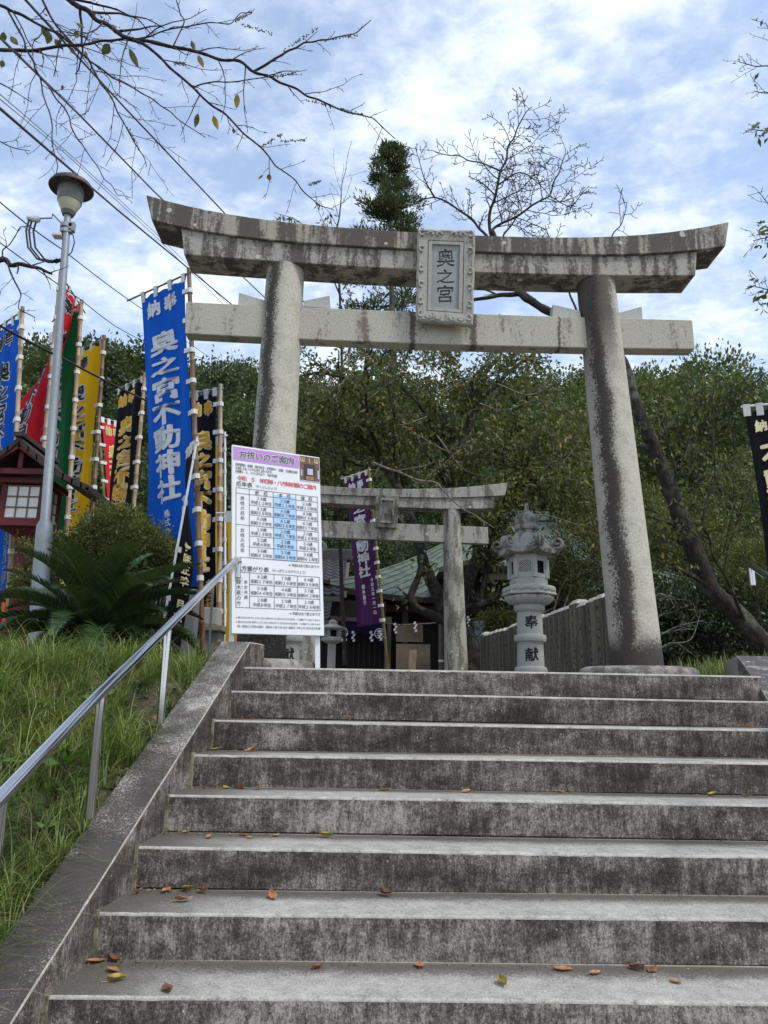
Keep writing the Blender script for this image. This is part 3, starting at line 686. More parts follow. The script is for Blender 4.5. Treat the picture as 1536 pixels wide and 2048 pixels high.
def srow(mb, s, x0, x1, y, hgt, lift=.003, off=.0, mi=0, pitch=None):
    """a line of print from x0 to x1 centred at y (fractions), glyph height hgt in metres"""
    w = hgt/AW; p = (x1-x0)/len(s) if pitch is None else pitch
    letters(mb, [(ch, x0+p*(i+.5), 1-y, w, hgt/AH) for i, ch in enumerate(s)], sf, off, lift, mi=mi)
mb = MB(); srow(mb, 'お祓いのご案内', .075, .705, .046, .072, .0028, .045); mb.build('heading_outline', M_WHITE, board)['kind'] = 'stuff'
mb = MB(); srow(mb, 'お祓いのご案内', .075, .705, .046, .068, .0040, .012); mb.build('heading_lettering', M_GREYINK, board)['kind'] = 'stuff'
mb = MB(); srow(mb, '令和　５　年厄除・八方除祈願のご案内', .06, .95, .181, .042, off=.012); mb.build('red_lettering', M_REDINK, board)['kind'] = 'stuff'
mb = MB()
srow(mb, '商売繁昌　開運　家内安全　初宮参り　安産　交通安全等', .04, .735, .107, .026); srow(mb, 'お祓いはいつでも申し受けます。', .04, .47, .126, .026); srow(mb, '初穂料　５，０００円より　予約不要', .04, .50, .145, .026)
srow(mb, '厄年表', .045, .225, .213, .042, off=.012); srow(mb, '（やくどしひょう）', .24, .52, .215, .025)
xs = [.045, .190, .455, .713, .960]
for j, s in enumerate(('前　厄', '本　厄', '後　厄')): srow(mb, s, xs[j+1]+.06, xs[j+2]-.06, .250, .034, off=.01)
rows = [.265, .322, .376, .434, .490, .548, .607]
T1 = [('２４','平成１２','２５','平成１１','２６','平成１０'), ('４１','昭和５８','４２','昭和５７','４３','昭和５６'), ('６０','昭和３９','６１','昭和３８','６２','昭和３７'), ('１８','平成１８','１９','平成１７','２０','平成１６'), ('３２','平成４','３３','平成３','３４','平成２'), ('３６','昭和６３','３７','昭和６２','３８','昭和６１')]
T2 = [('８２','昭和１７','７３','昭和２６','６４','昭和３５'), ('５５','昭和４４','４６','昭和５３','３７','昭和６２'), ('２８','平成８','１９','平成１７','１０','平成２６')]
rows2 = [.685, .746, .806, .867]
for T, rr in ((T1, rows), (T2, rows2)):
    for i, r in enumerate(T):
        for j in range(3):
            xc = (xs[j+1]+xs[j+2])/2; h = rr[i+1]-rr[i]; a = r[2*j]+'歳'; b = r[2*j+1]+'年生'
            srow(mb, a, xc-.018*len(a), xc+.018*len(a), rr[i]+h*.29, .031, off=.004); srow(mb, b, xc-.0195*len(b), xc+.0195*len(b), rr[i]+h*.71, .031, off=.004)
def scol(mb, s, x, y0, pitch, hgt):
    letters(mb, [(ch, x, 1-(y0+pitch*i), hgt/AW, hgt/AH) for i, ch in enumerate(s)], sf, .004, .003)
scol(mb, '男性の厄年', .115, .290, .027, .034); scol(mb, '女性の厄年', .115, .462, .027, .034); scol(mb, '四緑木星の方', .075, .708, .0275, .036); scol(mb, '男女共通', .150, .735, .026, .028); scol(mb, 'しろくもくせい', .112, .715, .0145, .014)
srow(mb, '※年齢は全て数え年です', .62, .965, .629, .026); srow(mb, '※年齢は全て数え年です', .62, .965, .887, .026)
srow(mb, '八方塞がり表', .045, .40, .664, .042, off=.012); srow(mb, '（はっぽうふさがりひょう）', .41, .83, .664, .025)
srow(mb, '※歳の生まれ年でも１月１日から節分までにお生まれの方は先年、八方塞がりに当たりません', .045, .96, .918, .017); srow(mb, '※歳の生まれ年の翌年の１月１日から節分までにお生まれの方は先年、八方塞がりに当たります', .045, .96, .940, .017); srow(mb, '例）昭和６２年生の場合　昭和６２年２月４日〜昭和６３年２月３日の方が対象', .06, .96, .962, .021)
mb.build('printed_text', M_GREYINK, board)['kind'] = 'stuff'
mb = MB()
def line(x0, y0, x1, y1, w=.0032):
    a, b = sbp(x0, y0, .0024), sbp(x1, y1, .0024); d = nrm(b-a); s_ = np.cross(d, snorm)*w/2; a = a-d*w/2; b = b+d*w/2
    mb.add([a-s_, a+s_, b+s_, b-s_], [(0,1,2,3)])
for r in rows: line(xs[1], r, xs[4], r)
for y in (.235, .434, .607): line(xs[0], y, xs[4], y)
line(xs[0], .265, xs[1], .265)
for x in xs: line(x, .235, x, .607); line(x, .685, x, .867)
for r in rows2: line(xs[1] if r not in (.685, .867) else xs[0], r, xs[4], r)
mb.build('table_lines', M_GREYINK, board)['kind'] = 'stuff'
# small printed picture of a hall interior in the corner
patch('printed_picture', .764, .006, .995, .152, M_BROWNPH)
def pp(x0, y0, x1, y1, m, l=.0026): patch('picture_patch', .764+.231*x0, .006+.146*y0, .764+.231*x1, .006+.146*y1, m, l)
M_GOLDP, M_DKP, M_LTP = plain('gold_print', (.62,.47,.20), .5), plain('dark_print_patch', (.045,.03,.03), .5), plain('light_print_patch', (.50,.52,.62), .5)
pp(.22,.30,.78,.95,M_DKP); pp(.38,.48,.66,.72,M_LTP,.0032); pp(.30,.78,.72,.93,plain('wood_print', (.30,.17,.09), .5),.0032); pp(.05,.55,.12,.80,M_LTP,.0032); pp(.90,.50,.97,.85,M_LTP,.0032); pp(0,.96,1,1,M_LTP)
for cx in (.14, .84):
    for dx in (-.09, 0, .09): pp(cx+dx-.02, .05, cx+dx+.02, .20, M_GOLDP, .0032)
    pp(cx-.10, .18, cx+.10, .23, M_GOLDP, .0034)
pp(.47,.06,.51,.26,M_GOLDP,.0032)

# ------------------------------------------------------------------ handrails
def rail(label, pts, r, posts, end):
    t = thing('handrail', label, 'handrail', pts[0]); mb = MB(); mb.tube(pts, r, 16); mb.build('rail', M_STEEL, t, smooth=50)
    for a, b in posts:
        mb = MB(); mb.tube([a, b], r*.86, 16); mb.build('post', M_STEEL, t, smooth=50)
    mb = MB(); mb.tube(end, r*.80, 14); mb.build('end_bracket', M_STEEL, t, smooth=50)
def rp(px, py, Xv):
    d = FW + RT*(px-768)/FPX + UP*(1024-py)/FPX; return CAM+d*((Xv-CAM[0])/d[0])
e1 = rp(472,1119,-.95); p1, p2, p3 = rp(337,1252,-1.05), rp(204,1382,-1.10), rp(5,1590,-1.15); dn = nrm(p2-p3)
pts = [p3-dn*1.6, p3-dn*.8, p3, (p2+p3)/2, p2, (p1+p2)/2, p1, (p1+e1)/2, e1, e1+(.010,.035,.006), e1+(.014,.048,-.012)]
rail('shiny steel handrail climbing along the side wall over the grassy bank', pts, .0238, [(p-(0,0,.50), p-(0,0,.022)) for p in (p1, p2, p3)]+[(p3-dn*1.05-(0,0,.5), p3-dn*1.05-(0,0,.022))], [e1+(.014,.046,-.012), e1+(.014,.046,-.125)])
f1 = rp(1500,1128,2.66); f2 = rp(1536,1152,2.40); dd = nrm(f2-f1)
rail('steel handrail end at the right edge beside the dark kerb', [f1+(.004,-.01,-.03), f1, f1+dd*.06, f1+dd*.5, f1+dd*2.4], .024, [(f1+dd*.9-(0,0,.9), f1+dd*.9-(0,0,.02)), (f1+dd*2.0-(0,0,1.0), f1+dd*2.0-(0,0,.02))], [f1+(.002,-.008,-.03), f1+(.002,-.008,-.15)])

# ------------------------------------------------------------------ big stone lanterns
def stone_lantern(name, label, loc, rot, group, chars=('奉','献')):
    S = .00084; H = lambda y: (1968-y)*S; L = np.asarray(loc, float)
    t = thing(name, label, 'stone lantern', loc, group); A = lambda ps: [(r*S, H(y), *q) for r, y, *q in ps]
    mb = MB(); mb.lathe(A([(250,1985),(268,1962,1),(262,1940,1),(225,1915,1),(175,1905,.6)]), L, 96, 0, lobes=22, lobe_amt=.12); mb.build('lotus_foot', M_LANT, t, smooth=60)
    mb = MB(); mb.lathe(A([(150,1910),(164,1898),(168,1872),(160,1850),(140,1838),(136,1700),(134,1600),(140,1592),(160,1585),(168,1562),(166,1535),(158,1520),(134,1512),(132,1380),(130,1285),(150,1272),(160,1255),(162,1220),(156,1203)]), L, 48); shaft = mb.build('shaft', M_LANT, t, smooth=40)
    mb = MB(); mb.lathe(A([(170,1205,.3),(205,1190,1),(245,1150,1),(250,1125,1),(225,1112,0)]), L, 96, lobes=16, lobe_amt=.10); mb.build('lotus_dish', M_LANT, t, smooth=60)
    hexr = lambda ps: [(r*S/.93, H(y)) for r, y in ps]
    mb = MB(); mb.lathe(hexr([(255,1112),(275,1106),(275,1095),(262,1085),(262,1030),(255,1020),(215,1003),(200,1000)]), L, 6, rot); blk = mb.build('base_block', M_LANT, t, bevel=.004, seg=1)
    mb = MB()
    for i in range(6):
        a = rot+PI/3*(i+.5); d = np.array([math.cos(a), math.sin(a), 0]); s_ = np.array([-math.sin(a), math.cos(a), 0]); rr = 262*S/.93*math.cos(PI/6)
        for k in range(-3, 4):
            p = L+d*(rr+.002)+s_*k*.030+np.array([0,0,H(1058)+.006*math.sin(k*2)]); mb.tube([p-s_*.012, p, p+s_*.012], [.004,.013,.004], 6)
    mb.build('relief_carving', M_LANT, blk, smooth=60)
    # fire box: six corner posts, window panels, a black core painted as the shade inside
    fb = MB(); ap = 182*S
    fb.lathe(hexr([(186,1003),(186,950),(180,945),(180,925)]), L, 6, rot); fb.lathe(hexr([(180,735),(186,728),(186,688)]), L, 6, rot)
    for i in range(6):
        a0 = rot+PI/3*i; fb.tube([L+(math.cos(a0)*182*S/.93, math.sin(a0)*182*S/.93, H(930)), L+(math.cos(a0)*182*S/.93, math.sin(a0)*182*S/.93, H(732))], .022, 6)
    box = fb.build('fire_box', M_LANT, t)
    mb = MB(); mb.lathe(hexr([(150,940),(150,730)]), L, 6, rot); mb.build('shade_core', M_SHADECORE, box)
    mb = MB()
    for i in range(6):
        a = rot+PI/3*(i+.5); d = np.array([math.cos(a), math.sin(a), 0]); s_ = np.array([-math.sin(a), math.cos(a), 0]); z = np.array([0,0,1.]); rr = 172*S
        def slab(s0, s1, y0, y1, dep=.012): 
            c0 = L+d*rr; q = []
            for zz in (H(y1), H(y0)):
                q += [c0+s_*s0+z*zz, c0+s_*s1+z*zz, c0+s_*s1-d*dep+z*zz, c0+s_*s0-d*dep+z*zz]
            mb.hexa(q)
        if i % 2 == WIN:
            slab(-.080,-.047,730,930); slab(.047,.080,730,930); slab(-.047,.047,730,752); slab(-.047,.047,885,930)
        else:
            slab(-.080,-.050,730,930); slab(.050,.080,730,930); slab(-.05,.05,730,752); slab(-.05,.05,878,930)
            for k in range(-5, 6):
                for sg in (-1, 1):
                    c0 = L+d*(rr-.004); o = k*.022
                    a_, b_ = np.array([o-.055*sg, H(752)]), np.array([o+.055*sg, H(878)])
                    pts_ = []
                    for u in np.linspace(0, 1, 23):
                        q = a_+(b_-a_)*u
                        if abs(q[0]) <= .05: pts_.append(q)
                    if len(pts_) > 1: mb.bar(c0+s_*pts_[0][0]+z*pts_[0][1], c0+s_*pts_[-1][0]+z*pts_[-1][1], .007, .006, d)
    mb.build('window_panels', M_LANT, box)
    # roof with six curling corners
    mb = MB(); n = 96; rows_ = []
    prof = [(.0,.32,440),(.15,.44,452),(.35,.56,488),(.55,.67,545),(.75,.80,600),(.9,.91,626),(1.0,1.0,634),(1.0,1.0,682),(.8,.86,688),(.4,.60,692)]
    for u, rr, y in prof:
        for j in range(n):
            a = 2*PI*j/n+rot; k = (math.cos(3*(a-rot))**2)**4.5 if True else 0      # 1 on each of the six ridges
            cornr = abs(math.cos(3*(a-rot)))**8; hexf = math.cos(PI/6)/math.cos(((a-rot+PI/6) % (PI/3))-PI/6); hexf = 1/math.cos((((a-rot)+PI/6) % (PI/3))-PI/6)*.0+ (math.cos(PI/6)/math.cos((((a-rot)) % (PI/3))-PI/6))
            r = 305*S*rr*(1+(hexf-1)*min(1, u*1.4))/.93*1.0
            zz = H(y)+cornr*(.030*u*u)+ .004*abs(math.cos(3*(a-rot)))**30*min(1,u*3)
            mb.v.append((L[0]+r*math.cos(a), L[1]+r*math.sin(a), L[2]+zz))
    for i in range(len(prof)-1):
        for j in range(n): a, b = i*n+j, i*n+(j+1) % n; mb.f.append((a+n, b+n, b, a)[::-1] if False else (a, a+n, b+n, b)); mb.m.append(0)
    mb.f.append(tuple(range(n))); mb.m.append(0); e = (len(prof)-1)*n; mb.f.append(tuple(range(e, e+n))[::-1]); mb.m.append(0)
    roof = mb.build('roof', M_LANTROOF, t, smooth=50)
    mb = MB()
    for i in range(6):
        a = rot+PI/3*i; d = np.array([math.cos(a), math.sin(a), 0]); s_ = np.array([-math.sin(a), math.cos(a), 0])
        for w_ in (-.030, 0, .030):                                    # ridge ribs running to the curl
            pts = [L+d*(108*S)+(0,0,H(452))+s_*w_*.5, L+d*(150*S)+(0,0,H(500))+s_*w_*.7, L+d*(215*S)+(0,0,H(580))+s_*w_*.9, L+d*(285*S)+(0,0,H(622))+s_*w_]
            c0 = L+d*(318*S)+np.array([0,0,H(560)])
            for q in range(22):
                an = -PI*.62+q/21*PI*2.6; rr = 62*S*(1-.78*q/21); pts.append(c0+d*rr*math.cos(an)+np.array([0,0,rr*math.sin(an)])+s_*w_)
            mb.tube(pts, [.007]*3+[.012]*12+[.012]*8+[.010]*3, 7)
    mb.build('corner_curl', M_LANTROOF, roof, smooth=60)
    mb = MB(); mb.lathe(A([(100,450),(104,418),(100,410)]), L, 40); mb.lathe(A([(100,412,0),(122,400,1),(128,378,1),(118,352,1),(110,345,0)]), L, 84, lobes=14, lobe_amt=.10)
    mb.lathe(A([(112,348),(126,320),(128,285),(118,252),(95,228),(62,213),(40,195),(24,172),(20,140),(17,105)]), L, 40); mb.build('jewel_finial', M_LANTROOF, t, smooth=50)
    aim = math.atan2(CAM[1]-L[1], CAM[0]-L[0])
    for ch, yc, r, da, sz in ((chars[0], 1392, 133, .13, .118), (chars[1], 1722, 137, .11, .120)):
        mb = MB()
        letters(mb, [(ch, 0, 0, sz, sz)], lambda x, y, l: (L[0]+(r*S+l)*math.cos(aim+da+x/(r*S)), L[1]+(r*S+l)*math.sin(aim+da+x/(r*S)), L[2]+H(yc)+y), .028, .0015)
        mb.build('painted_character', M_INK, shaft)
    return t
WIN = 0
l0 = at(1062,1345,1.6)
stone_lantern('stone_lantern', 'pale carved stone lantern with curled roof right of the smaller gate', (l0[0], 1.6, 0), math.radians(-82), 'pale carved lanterns flanking the path')
l1 = at(572,1335,1.75)
stone_lantern('stone_lantern', 'pale stone lantern mostly hidden behind the notice board', (l1[0], 1.75, -.03), math.radians(-70), 'pale carved lanterns flanking the path')
# small plain lantern further in
l2 = at(662,1340,9.0); K = .0092
old = thing('stone_lantern', 'small plain stone lantern with flat cap in front of the tiled roof', 'stone lantern', (l2[0], 9.0, 0))
mb = MB(); h = lambda py: at(662, py, 9.)[2]; c = (l2[0], 9.0, 0)
mb.lathe([(.16,-.05),(.16,.02),(.092,.04),(.085,h(1286))], c, 4, PI/4+.3); mb.build('post', M_LANT, old, bevel=.008)
mb = MB(); mb.lathe([(.10,h(1287)),(.20,h(1282)),(.21,h(1277)),(.14,h(1273.5))], c, 6, .3); mb.build('plate', M_LANT, old)
for i in range(4):
    mb = MB(); a = .3+PI/4+PI/2*i; mb.tube([(c[0]+.12*math.cos(a), c[1]+.12*math.sin(a), h(1274)), (c[0]+.12*math.cos(a), c[1]+.12*math.sin(a), h(1260))], .032, 4); mb.build('box_post', M_LANT, old)
mb = MB(); mb.lathe([(.09,h(1274)),(.09,h(1260))], c, 4, PI/4+.3); mb.build('shade_core', M_SHADECORE, old)  # solid black core standing in for the shade inside the box
mb = MB(); mb.lathe([(.13,h(1260.5)),(.27,h(1258)),(.28,h(1255.5)),(.10,h(1249)),(.07,h(1247)),(.075,h(1243)),(.03,h(1239))], c, 6, .3); mb.build('cap', M_LANT, old)

# ------------------------------------------------------------------ stone fence with engraved pillars
fence = thing('stone_fence', 'row of tight grey stone fence pillars behind the pale lantern', 'fence', (2.4, 5.5, 0))
FA, FB = np.array([2.70, 2.9]), np.array([2.19, 8.6]); NF = 22; rf = random.Random(5)
for i in range(NF):
    p = FA+(FB-FA)*i/(NF-1); q = FA+(FB-FA)*(i+1)/(NF-1); d = (q-p)/np.linalg.norm(q-p); nn = np.array([-d[1], d[0]]); L = np.linalg.norm(q-p)
    hgt = .93+rf.uniform(-.012, .012) + (.05 if i in (4, 21) else 0); w = L*.94; g2 = p + d*(L-w)/2; th = .10+rf.uniform(-.008, .008)
    def qd(z, ins=0.): 
        return [(*(g2+d*ins-nn*(th-ins)), z), (*(g2+d*(w-ins)-nn*(th-ins)), z), (*(g2+d*(w-ins)+nn*(th-ins)), z), (*(g2+d*ins+nn*(th-ins)), z)]
    mb = MB(); mb.hexa(qd(-.05)+qd(hgt)); pil = mb.build('fence_pillar', M_FENCE, fence, bevel=.008, seg=1)
    mb = MB(); mb.hexa([(a[0], a[1], a[2]+.0) for a in qd(hgt+.001)]+qd(hgt+.055, .045)); mb.build('cap', M_FENCETOP, pil)
    mb = MB(); sgn = 1 if nn[0] < 0 else -1; zz = hgt-.12
    while zz > .12:                                              # worn cut strokes, no longer legible
        for _ in range(4):
            a = rf.uniform(-.030, .030); b = rf.uniform(-.04, .04); l_ = rf.uniform(.012, .028); v_ = rf.random() < .5
            c0 = g2+d*(w/2+a)+nn*sgn*(th+.001); e = (0, l_) if v_ else (l_, l_*.3)
            mb.bar((*(c0-d*e[0]), zz+b-e[1]), (*(c0+d*e[0]), zz+b+e[1]), .006, .004, (nn[0]*sgn, nn[1]*sgn, 0))
        zz -= .11
    mb.build('engraved_strokes', M_INK, pil)['kind'] = 'stuff'
mb = MB(); mb.bar((FA[0]-.02, FA[1]-.1, -.01), (FB[0]-.02, FB[1]+.2, -.01), .34, .10); mb.build('kerb_stone', M_FENCE, fence)
# ------------------------------------------------------------------ votive banners
def banner(label, ptop, pbot, Y, end, dl, L, mat, letter, outline, pole=(.022, 'bam'), d_bot=None, rev=False, gap=.055, Yb=None, top='奉納', text='奥之宮不動神社', small=(), fold=.021, bar_out=.10, bar_in=.04, u0=.5, tabs=9, z0=None, vtop=.045, v0=.15, vp=.081, cw=None, group='votive banners on bamboo poles', barmat=None, seed=0, bend=0.0):
    P0, P1 = at(*ptop, Y), at(*pbot, Y if Yb is None else Yb); ax = nrm(P1-P0)
    if z0 is not None: P1 = P0+ax*((P0[2]-z0)/-ax[2])
    e0 = at(*end, Y+dl)-P0; W = np.linalg.norm(e0[:2])-gap; d0 = np.array([e0[0], e0[1], 0.]); d1 = np.array(d_bot if d_bot is not None else (e0[0], e0[1], 0), float)
    d0 /= np.linalg.norm(d0[:2]); d1 /= np.linalg.norm(d1[:2])
    t = thing('votive_banner', label, 'banner', P1, group)
    pm = {'bam': M_BAM, 'dark': M_BAMD, 'green': M_BAMG, 'white': M_WHITE}[pole[1]]
    n = max(6, int(np.linalg.norm(P1-P0)/.27)); pts, rad = [], []
    up = P0-ax*.06
    for i in range(n):
        for u, r in ((.02, 1.0), (.90, .95), (.95, 1.14), (.985, 1.14)) if pole[1] != 'white' else ((.02, 1), (.98, 1)):
            pts.append(up+(P1-up)*((i+u)/n)); rad.append(pole[0]*r*(.82+.18*(i+u)/n))
    mb = MB(); mb.tube(pts, rad, 10); mb.build('pole', pm, t, smooth=60)
    sm = lambda v: v*v*(3-2*v)
    def S(u, v, lift=0.):
        k = sm(min(1, v*1.5)); d = d0*(1-k)+d1*k; base = P0+ax*(.05+v*L)
        w = W*(1-.05*math.sin(PI*min(1, v)))
        nn = nrm(np.cross(d, (0,0,1))); nn = nn if nn @ (CAM-base) > 0 else -nn
        f = fold*(math.sin(u*9+v*3.2+seed)+.6*math.sin(u*17-v*5+seed*2)+.5*math.sin(u*4+v*9+seed))*(.35+.65*min(1, v*2.5))
        edge = .022*math.sin(PI*u*4)**2*max(0, 1-v*10)
        q = base + d*(gap+u*w) + nn*(f+lift) + np.array([bend*u*math.sin(PI*v), 0, -edge-.02*u*u*(v > 0)])
        return q
    mb = MB(); mb.grid(S, 26, 60); cl = mb.build('cloth', mat, t, smooth=80)
    nb = d0
    mb = MB(); mb.tube([P0-nb*bar_in+(0,0,-.0), P0+nb*(gap+W+bar_out)+(0,0,.0)], .0105 if pole[0] > .012 else .009, 8); mb.build('crossbar', barmat or M_BAMD, t, smooth=60)
    for u in (.04, .34, .66, .96):
        a = P0+nb*(gap+u*W); b = S(u, .012); side = nrm(np.array([d0[0], d0[1], 0]))*.030
        mb = MB(); nn = nrm(np.cross(nb, (0,0,1)))*.014
        for sg in (-1, 1): mb.hexa([b-side+nn*sg*.1, b+side+nn*sg*.1, b+side+nn*sg*.3, b-side+nn*sg*.3, a-side+nn*sg+(0,0,.012), a+side+nn*sg+(0,0,.012), a+side+nn*sg*1.2+(0,0,.012), a-side+nn*sg*1.2+(0,0,.012)])
        mb.hexa([a-side-nn*1.2+(0,0,.0125), a+side-nn*1.2+(0,0,.0125), a+side+nn*1.2+(0,0,.0125), a-side+nn*1.2+(0,0,.0125), a-side-nn*1.2+(0,0,.0155), a+side-nn*1.2+(0,0,.0155), a+side+nn*1.2+(0,0,.0155), a-side+nn*1.2+(0,0,.0155)]); mb.build('tab', M_TAB, t)
    for i in range(tabs):
        v = .05+.93*i/max(1, tabs-1); c = P0+ax*(.05+v*L); b = S(0, v); mb = MB(); h = np.array([0,0,.026]); q = nrm(b-c); nn = nrm(np.cross(q, (0,0,1)))*(pole[0]*1.25)
        mb.tube([c-ax*.026, c+ax*.026], pole[0]*1.22, 8)
        mb.hexa([c-nn*.6-h, b-nn*.25+q*.03-h, b+nn*.25+q*.03-h, c+nn*.6-h, c-nn*.6+h, b-nn*.25+q*.03+h, b+nn*.25+q*.03+h, c+nn*.6+h]); mb.build('tab', M_TAB, t)
    fx = (lambda x: x) if rev else (lambda x: 1-x)
    f = lambda x, y, l: S(fx(x), -y, l)
    cw = cw or .50
    items = []
    xr = lambda u: u if rev else 1-u
    if top: items += [(top[0], xr(u0-.17) if not rev else xr(u0+.17), -vtop-.012, .30, .062), (top[1], xr(u0+.19) if not rev else xr(u0-.19), -vtop-.012, .30, .062)]
    for i, c in enumerate(text): items.append((c, xr(u0), -(v0+vp*(i+.5)), cw, vp*(.98 if c != '之' else .75)))
    for s_, u, v, sz in small: items += [(c, xr(u), -(v+sz*L/L*(i+.5)), sz*L/W*.95, sz*.9) for i, c in enumerate(s_)]
    big, little = [q for q in items if q[3] > .12], [q for q in items if q[3] <= .12]
    for q in big:
        mb = MB(); letters(mb, [q], f, .042 if outline is None else .028, .010); lt = mb.build('letter', letter, cl)
        if outline is not None:
            mb = MB(); letters(mb, [q], f, .085, .005); mb.build('letter_edge', outline, cl)
    if little:
        mb = MB(); letters(mb, little, f, .03, .010); mb.build('small_lettering', letter, cl)['kind'] = 'stuff'
    return t
DATE = '令和五年三月一日'
banner('tall blue banner with big white characters just left of the gate', (378,546), (404,1250), 2.5, (283,585), .5, 3.42, C_BLUE, M_LETWHITE, None, (.029,'dark'), z0=-.05, small=((DATE,.17,.72,.030), ('株式会社',.52,.755,.028)), bar_out=.26, tabs=10, u0=.52, v0=.150, vp=.0830, cw=.56, seed=1)
banner('blue banner with black white-edged characters at the far left edge', (45,622), (27,1000), 3.6, (-3,655), .45, 3.45, C_BLUE, M_INK, M_LETWHITE, (.030,'bam'), z0=0, bar_out=.05, seed=2, u0=.62, small=((DATE,.17,.73,.028),))
banner('red banner twisted behind its pole with black characters', (121,548), (84,935), 4.2, (166,612), .95, 3.6, C_RED, M_INK, M_LETWHITE, (.031,'bam'), d_bot=(-.62,.30,0), z0=0, seed=3, bar_out=.12, u0=.55)
banner('green banner with white characters between red and yellow banners', (163,607), (140,965), 4.7, (108,662), .5, 3.5, C_GREEN, M_LETWHITE, None, (.033,'bam'), z0=0, seed=4, fold=.03, u0=.82)
banner('yellow banner with black white-edged characters beside the green banner', (208,678), (186,1010), 5.3, (146,715), .5, 3.5, C_YEL, M_INK, M_LETWHITE, (.034,'dark'), z0=0, seed=5, fold=.034, u0=.74)
banner('black banner with yellow characters right of the yellow banner', (290,752), (268,1010), 6.1, (238,774), .55, 3.4, C_BLACK, M_LETYEL, M_LETCREAM, (.034,'bam'), z0=0, seed=6, fold=.036, u0=.56, barmat=M_GALV)
banner('small red banner with olive characters between yellow and black banners', (197,834), (209,1000), 8.0, (246,830), .3, 2.9, C_REDPALE, M_LETGREEN, M_LETCREAM, (.026,'green'), z0=0, rev=True, seed=7, barmat=M_GALV)
banner('black banner with yellow characters directly behind the tall blue banner', (441,777), (438,1290), 3.4, (372,788), .2, 3.0, C_BLACK, M_LETYEL, M_LETCREAM, (.030,'bam'), z0=-.05, seed=8, u0=.44, barmat=M_GALV, small=((DATE,.2,.74,.028),))
banner('narrow yellow banner on a white pole behind the black banner', (450,872), (450,1285), 4.1, (415,880), .2, 2.5, C_YEL, M_INK, None, (.016,'white'), z0=-.05, top='', text='', seed=9, barmat=M_WHITE)
banner('low yellow banner showing as a strip left of the notice board', (560,1026), (560,1290), 1.7, (453,1042), .05, 1.15, C_YEL, M_INK, None, (.012,'white'), z0=-.02, top='', text='', seed=10, tabs=5, barmat=M_WHITE, fold=.01)
banner('slim black banner seen from behind on a leaning white pole', (393,884), (327,1245), 1.9, (377,903), .24, 1.95, C_BLACK, M_LETCREAM, None, (.0125,'white'), d_bot=(.50,.80,0), z0=-.1, top='', text='', small=(('令和五年一月六日',.55,.46,.056),), seed=11, tabs=5, barmat=M_WHITE, fold=.010, gap=.02)
banner('black banner with cream characters hanging at the right edge', (1590,803), (1664,1300), 1.2, (1489,813), .15, 1.9, C_BLACK, M_LETCREAM, None, (.014,'white'), z0=-.1, seed=12, barmat=M_WHITE, tabs=7, u0=.50, top='奉納', text='不動明王', v0=.155, vp=.125, vtop=.06, cw=.6, fold=.008, bar_out=.03)
banner('purple banner with white characters on a green pole behind the smaller gate', (738,940), (776,1338), 8.2, (689,957), .55, 2.72, C_PURP, M_LETWHITE, None, (.028,'green'), z0=-.02, seed=13, small=(('令和五年一月一日',.22,.70,.030), ('堤多喜子',.58,.735,.034)), barmat=M_WHITE, tabs=11, v0=.09, vp=.086, fold=.014)

# ------------------------------------------------------------------ lamp post with its fittings
LY = 2.0
lb, lt_ = at(89,1060,LY), at(135,436,LY); ax = (lt_-lb)/(lt_[2]-lb[2]); base = lb+ax*(-.25-lb[2])
lamp = thing('street_lamp', 'grey steel street lamp with a wide brimmed bell head left of the banners', 'street lamp', base)
mb = MB(); zz = lambda z: base+ax*(z-base[2])
mb.tube([zz(-.2), zz(1.20), zz(1.34), zz(1.40), zz(2.6), zz(4.66)], [.078,.076,.074,.046,.042,.035], 18); mb.build('pole', M_GALV, lamp, smooth=50)
mb = MB(); a = lt_; hz = lambda py: at(138, py, LY)[2]-a[2]
mb.lathe([(.030,-.02),(.033,.03),(.056,hz(431)),(.075,hz(424))], a, 32); mb.build('neck', M_LAMPBELL, lamp, smooth=50)
mb = MB(); mb.lathe([(.060,hz(427)),(.085,hz(418)),(.105,hz(411)),(.116,hz(404)),(.118,hz(401))], a, 40); mb.build('lamp_cover', M_LAMPGLASS, lamp, smooth=60)
mb = MB(); mb.lathe([(.120,hz(405)),(.123,hz(402)),(.123,hz(399)),(.128,hz(393)),(.130,hz(392)),(.130,hz(389)),(.133,hz(381)),(.134,hz(374))], a, 40); mb.build('bell', M_LAMPBELL, lamp, smooth=35)
mb = MB(); mb.lathe([(.133,hz(375)),(.19,hz(376)),(.222,hz(379)),(.226,hz(377)),(.20,hz(369)),(.12,hz(359)),(.03,hz(353))], a, 48); mb.build('brim', M_LAMPBRIM, lamp, smooth=60)
for py in (452, 463): 
    c = at(131 if py == 452 else 130, py, LY); mb = MB(); mb.tube([c-(0,0,.02), c+(0,0,.02)], .052, 14); mb.box(c[0]+.045, c[0]+.075, c[1]-.03, c[1]+.03, c[2]-.018, c[2]+.018); mb.build('clamp', M_GALV, lamp)
c = at(141, 455, LY); mb = MB(); mb.box(c[0]-.02, c[0]+.045, c[1]-.03, c[1]+.03, c[2]-.05, c[2]+.05); mb.build('junction_box', M_GALV, lamp, bevel=.005)
c = at(116, 473, LY); mb = MB(); mb.box(c[0]-.045, c[0]+.05, c[1]-.06, c[1]+.03, c[2]-.02, c[2]+.025); mb.build('sensor_box', M_CERAM, lamp, bevel=.012)
c0, c1 = at(128,452,LY), at(78,437,LY)
mb = MB(); mb.tube([c0, at(105,428,LY), at(104,436,LY), c1], .008, 6); mb.build('bracket_arm', M_GALV, lamp)
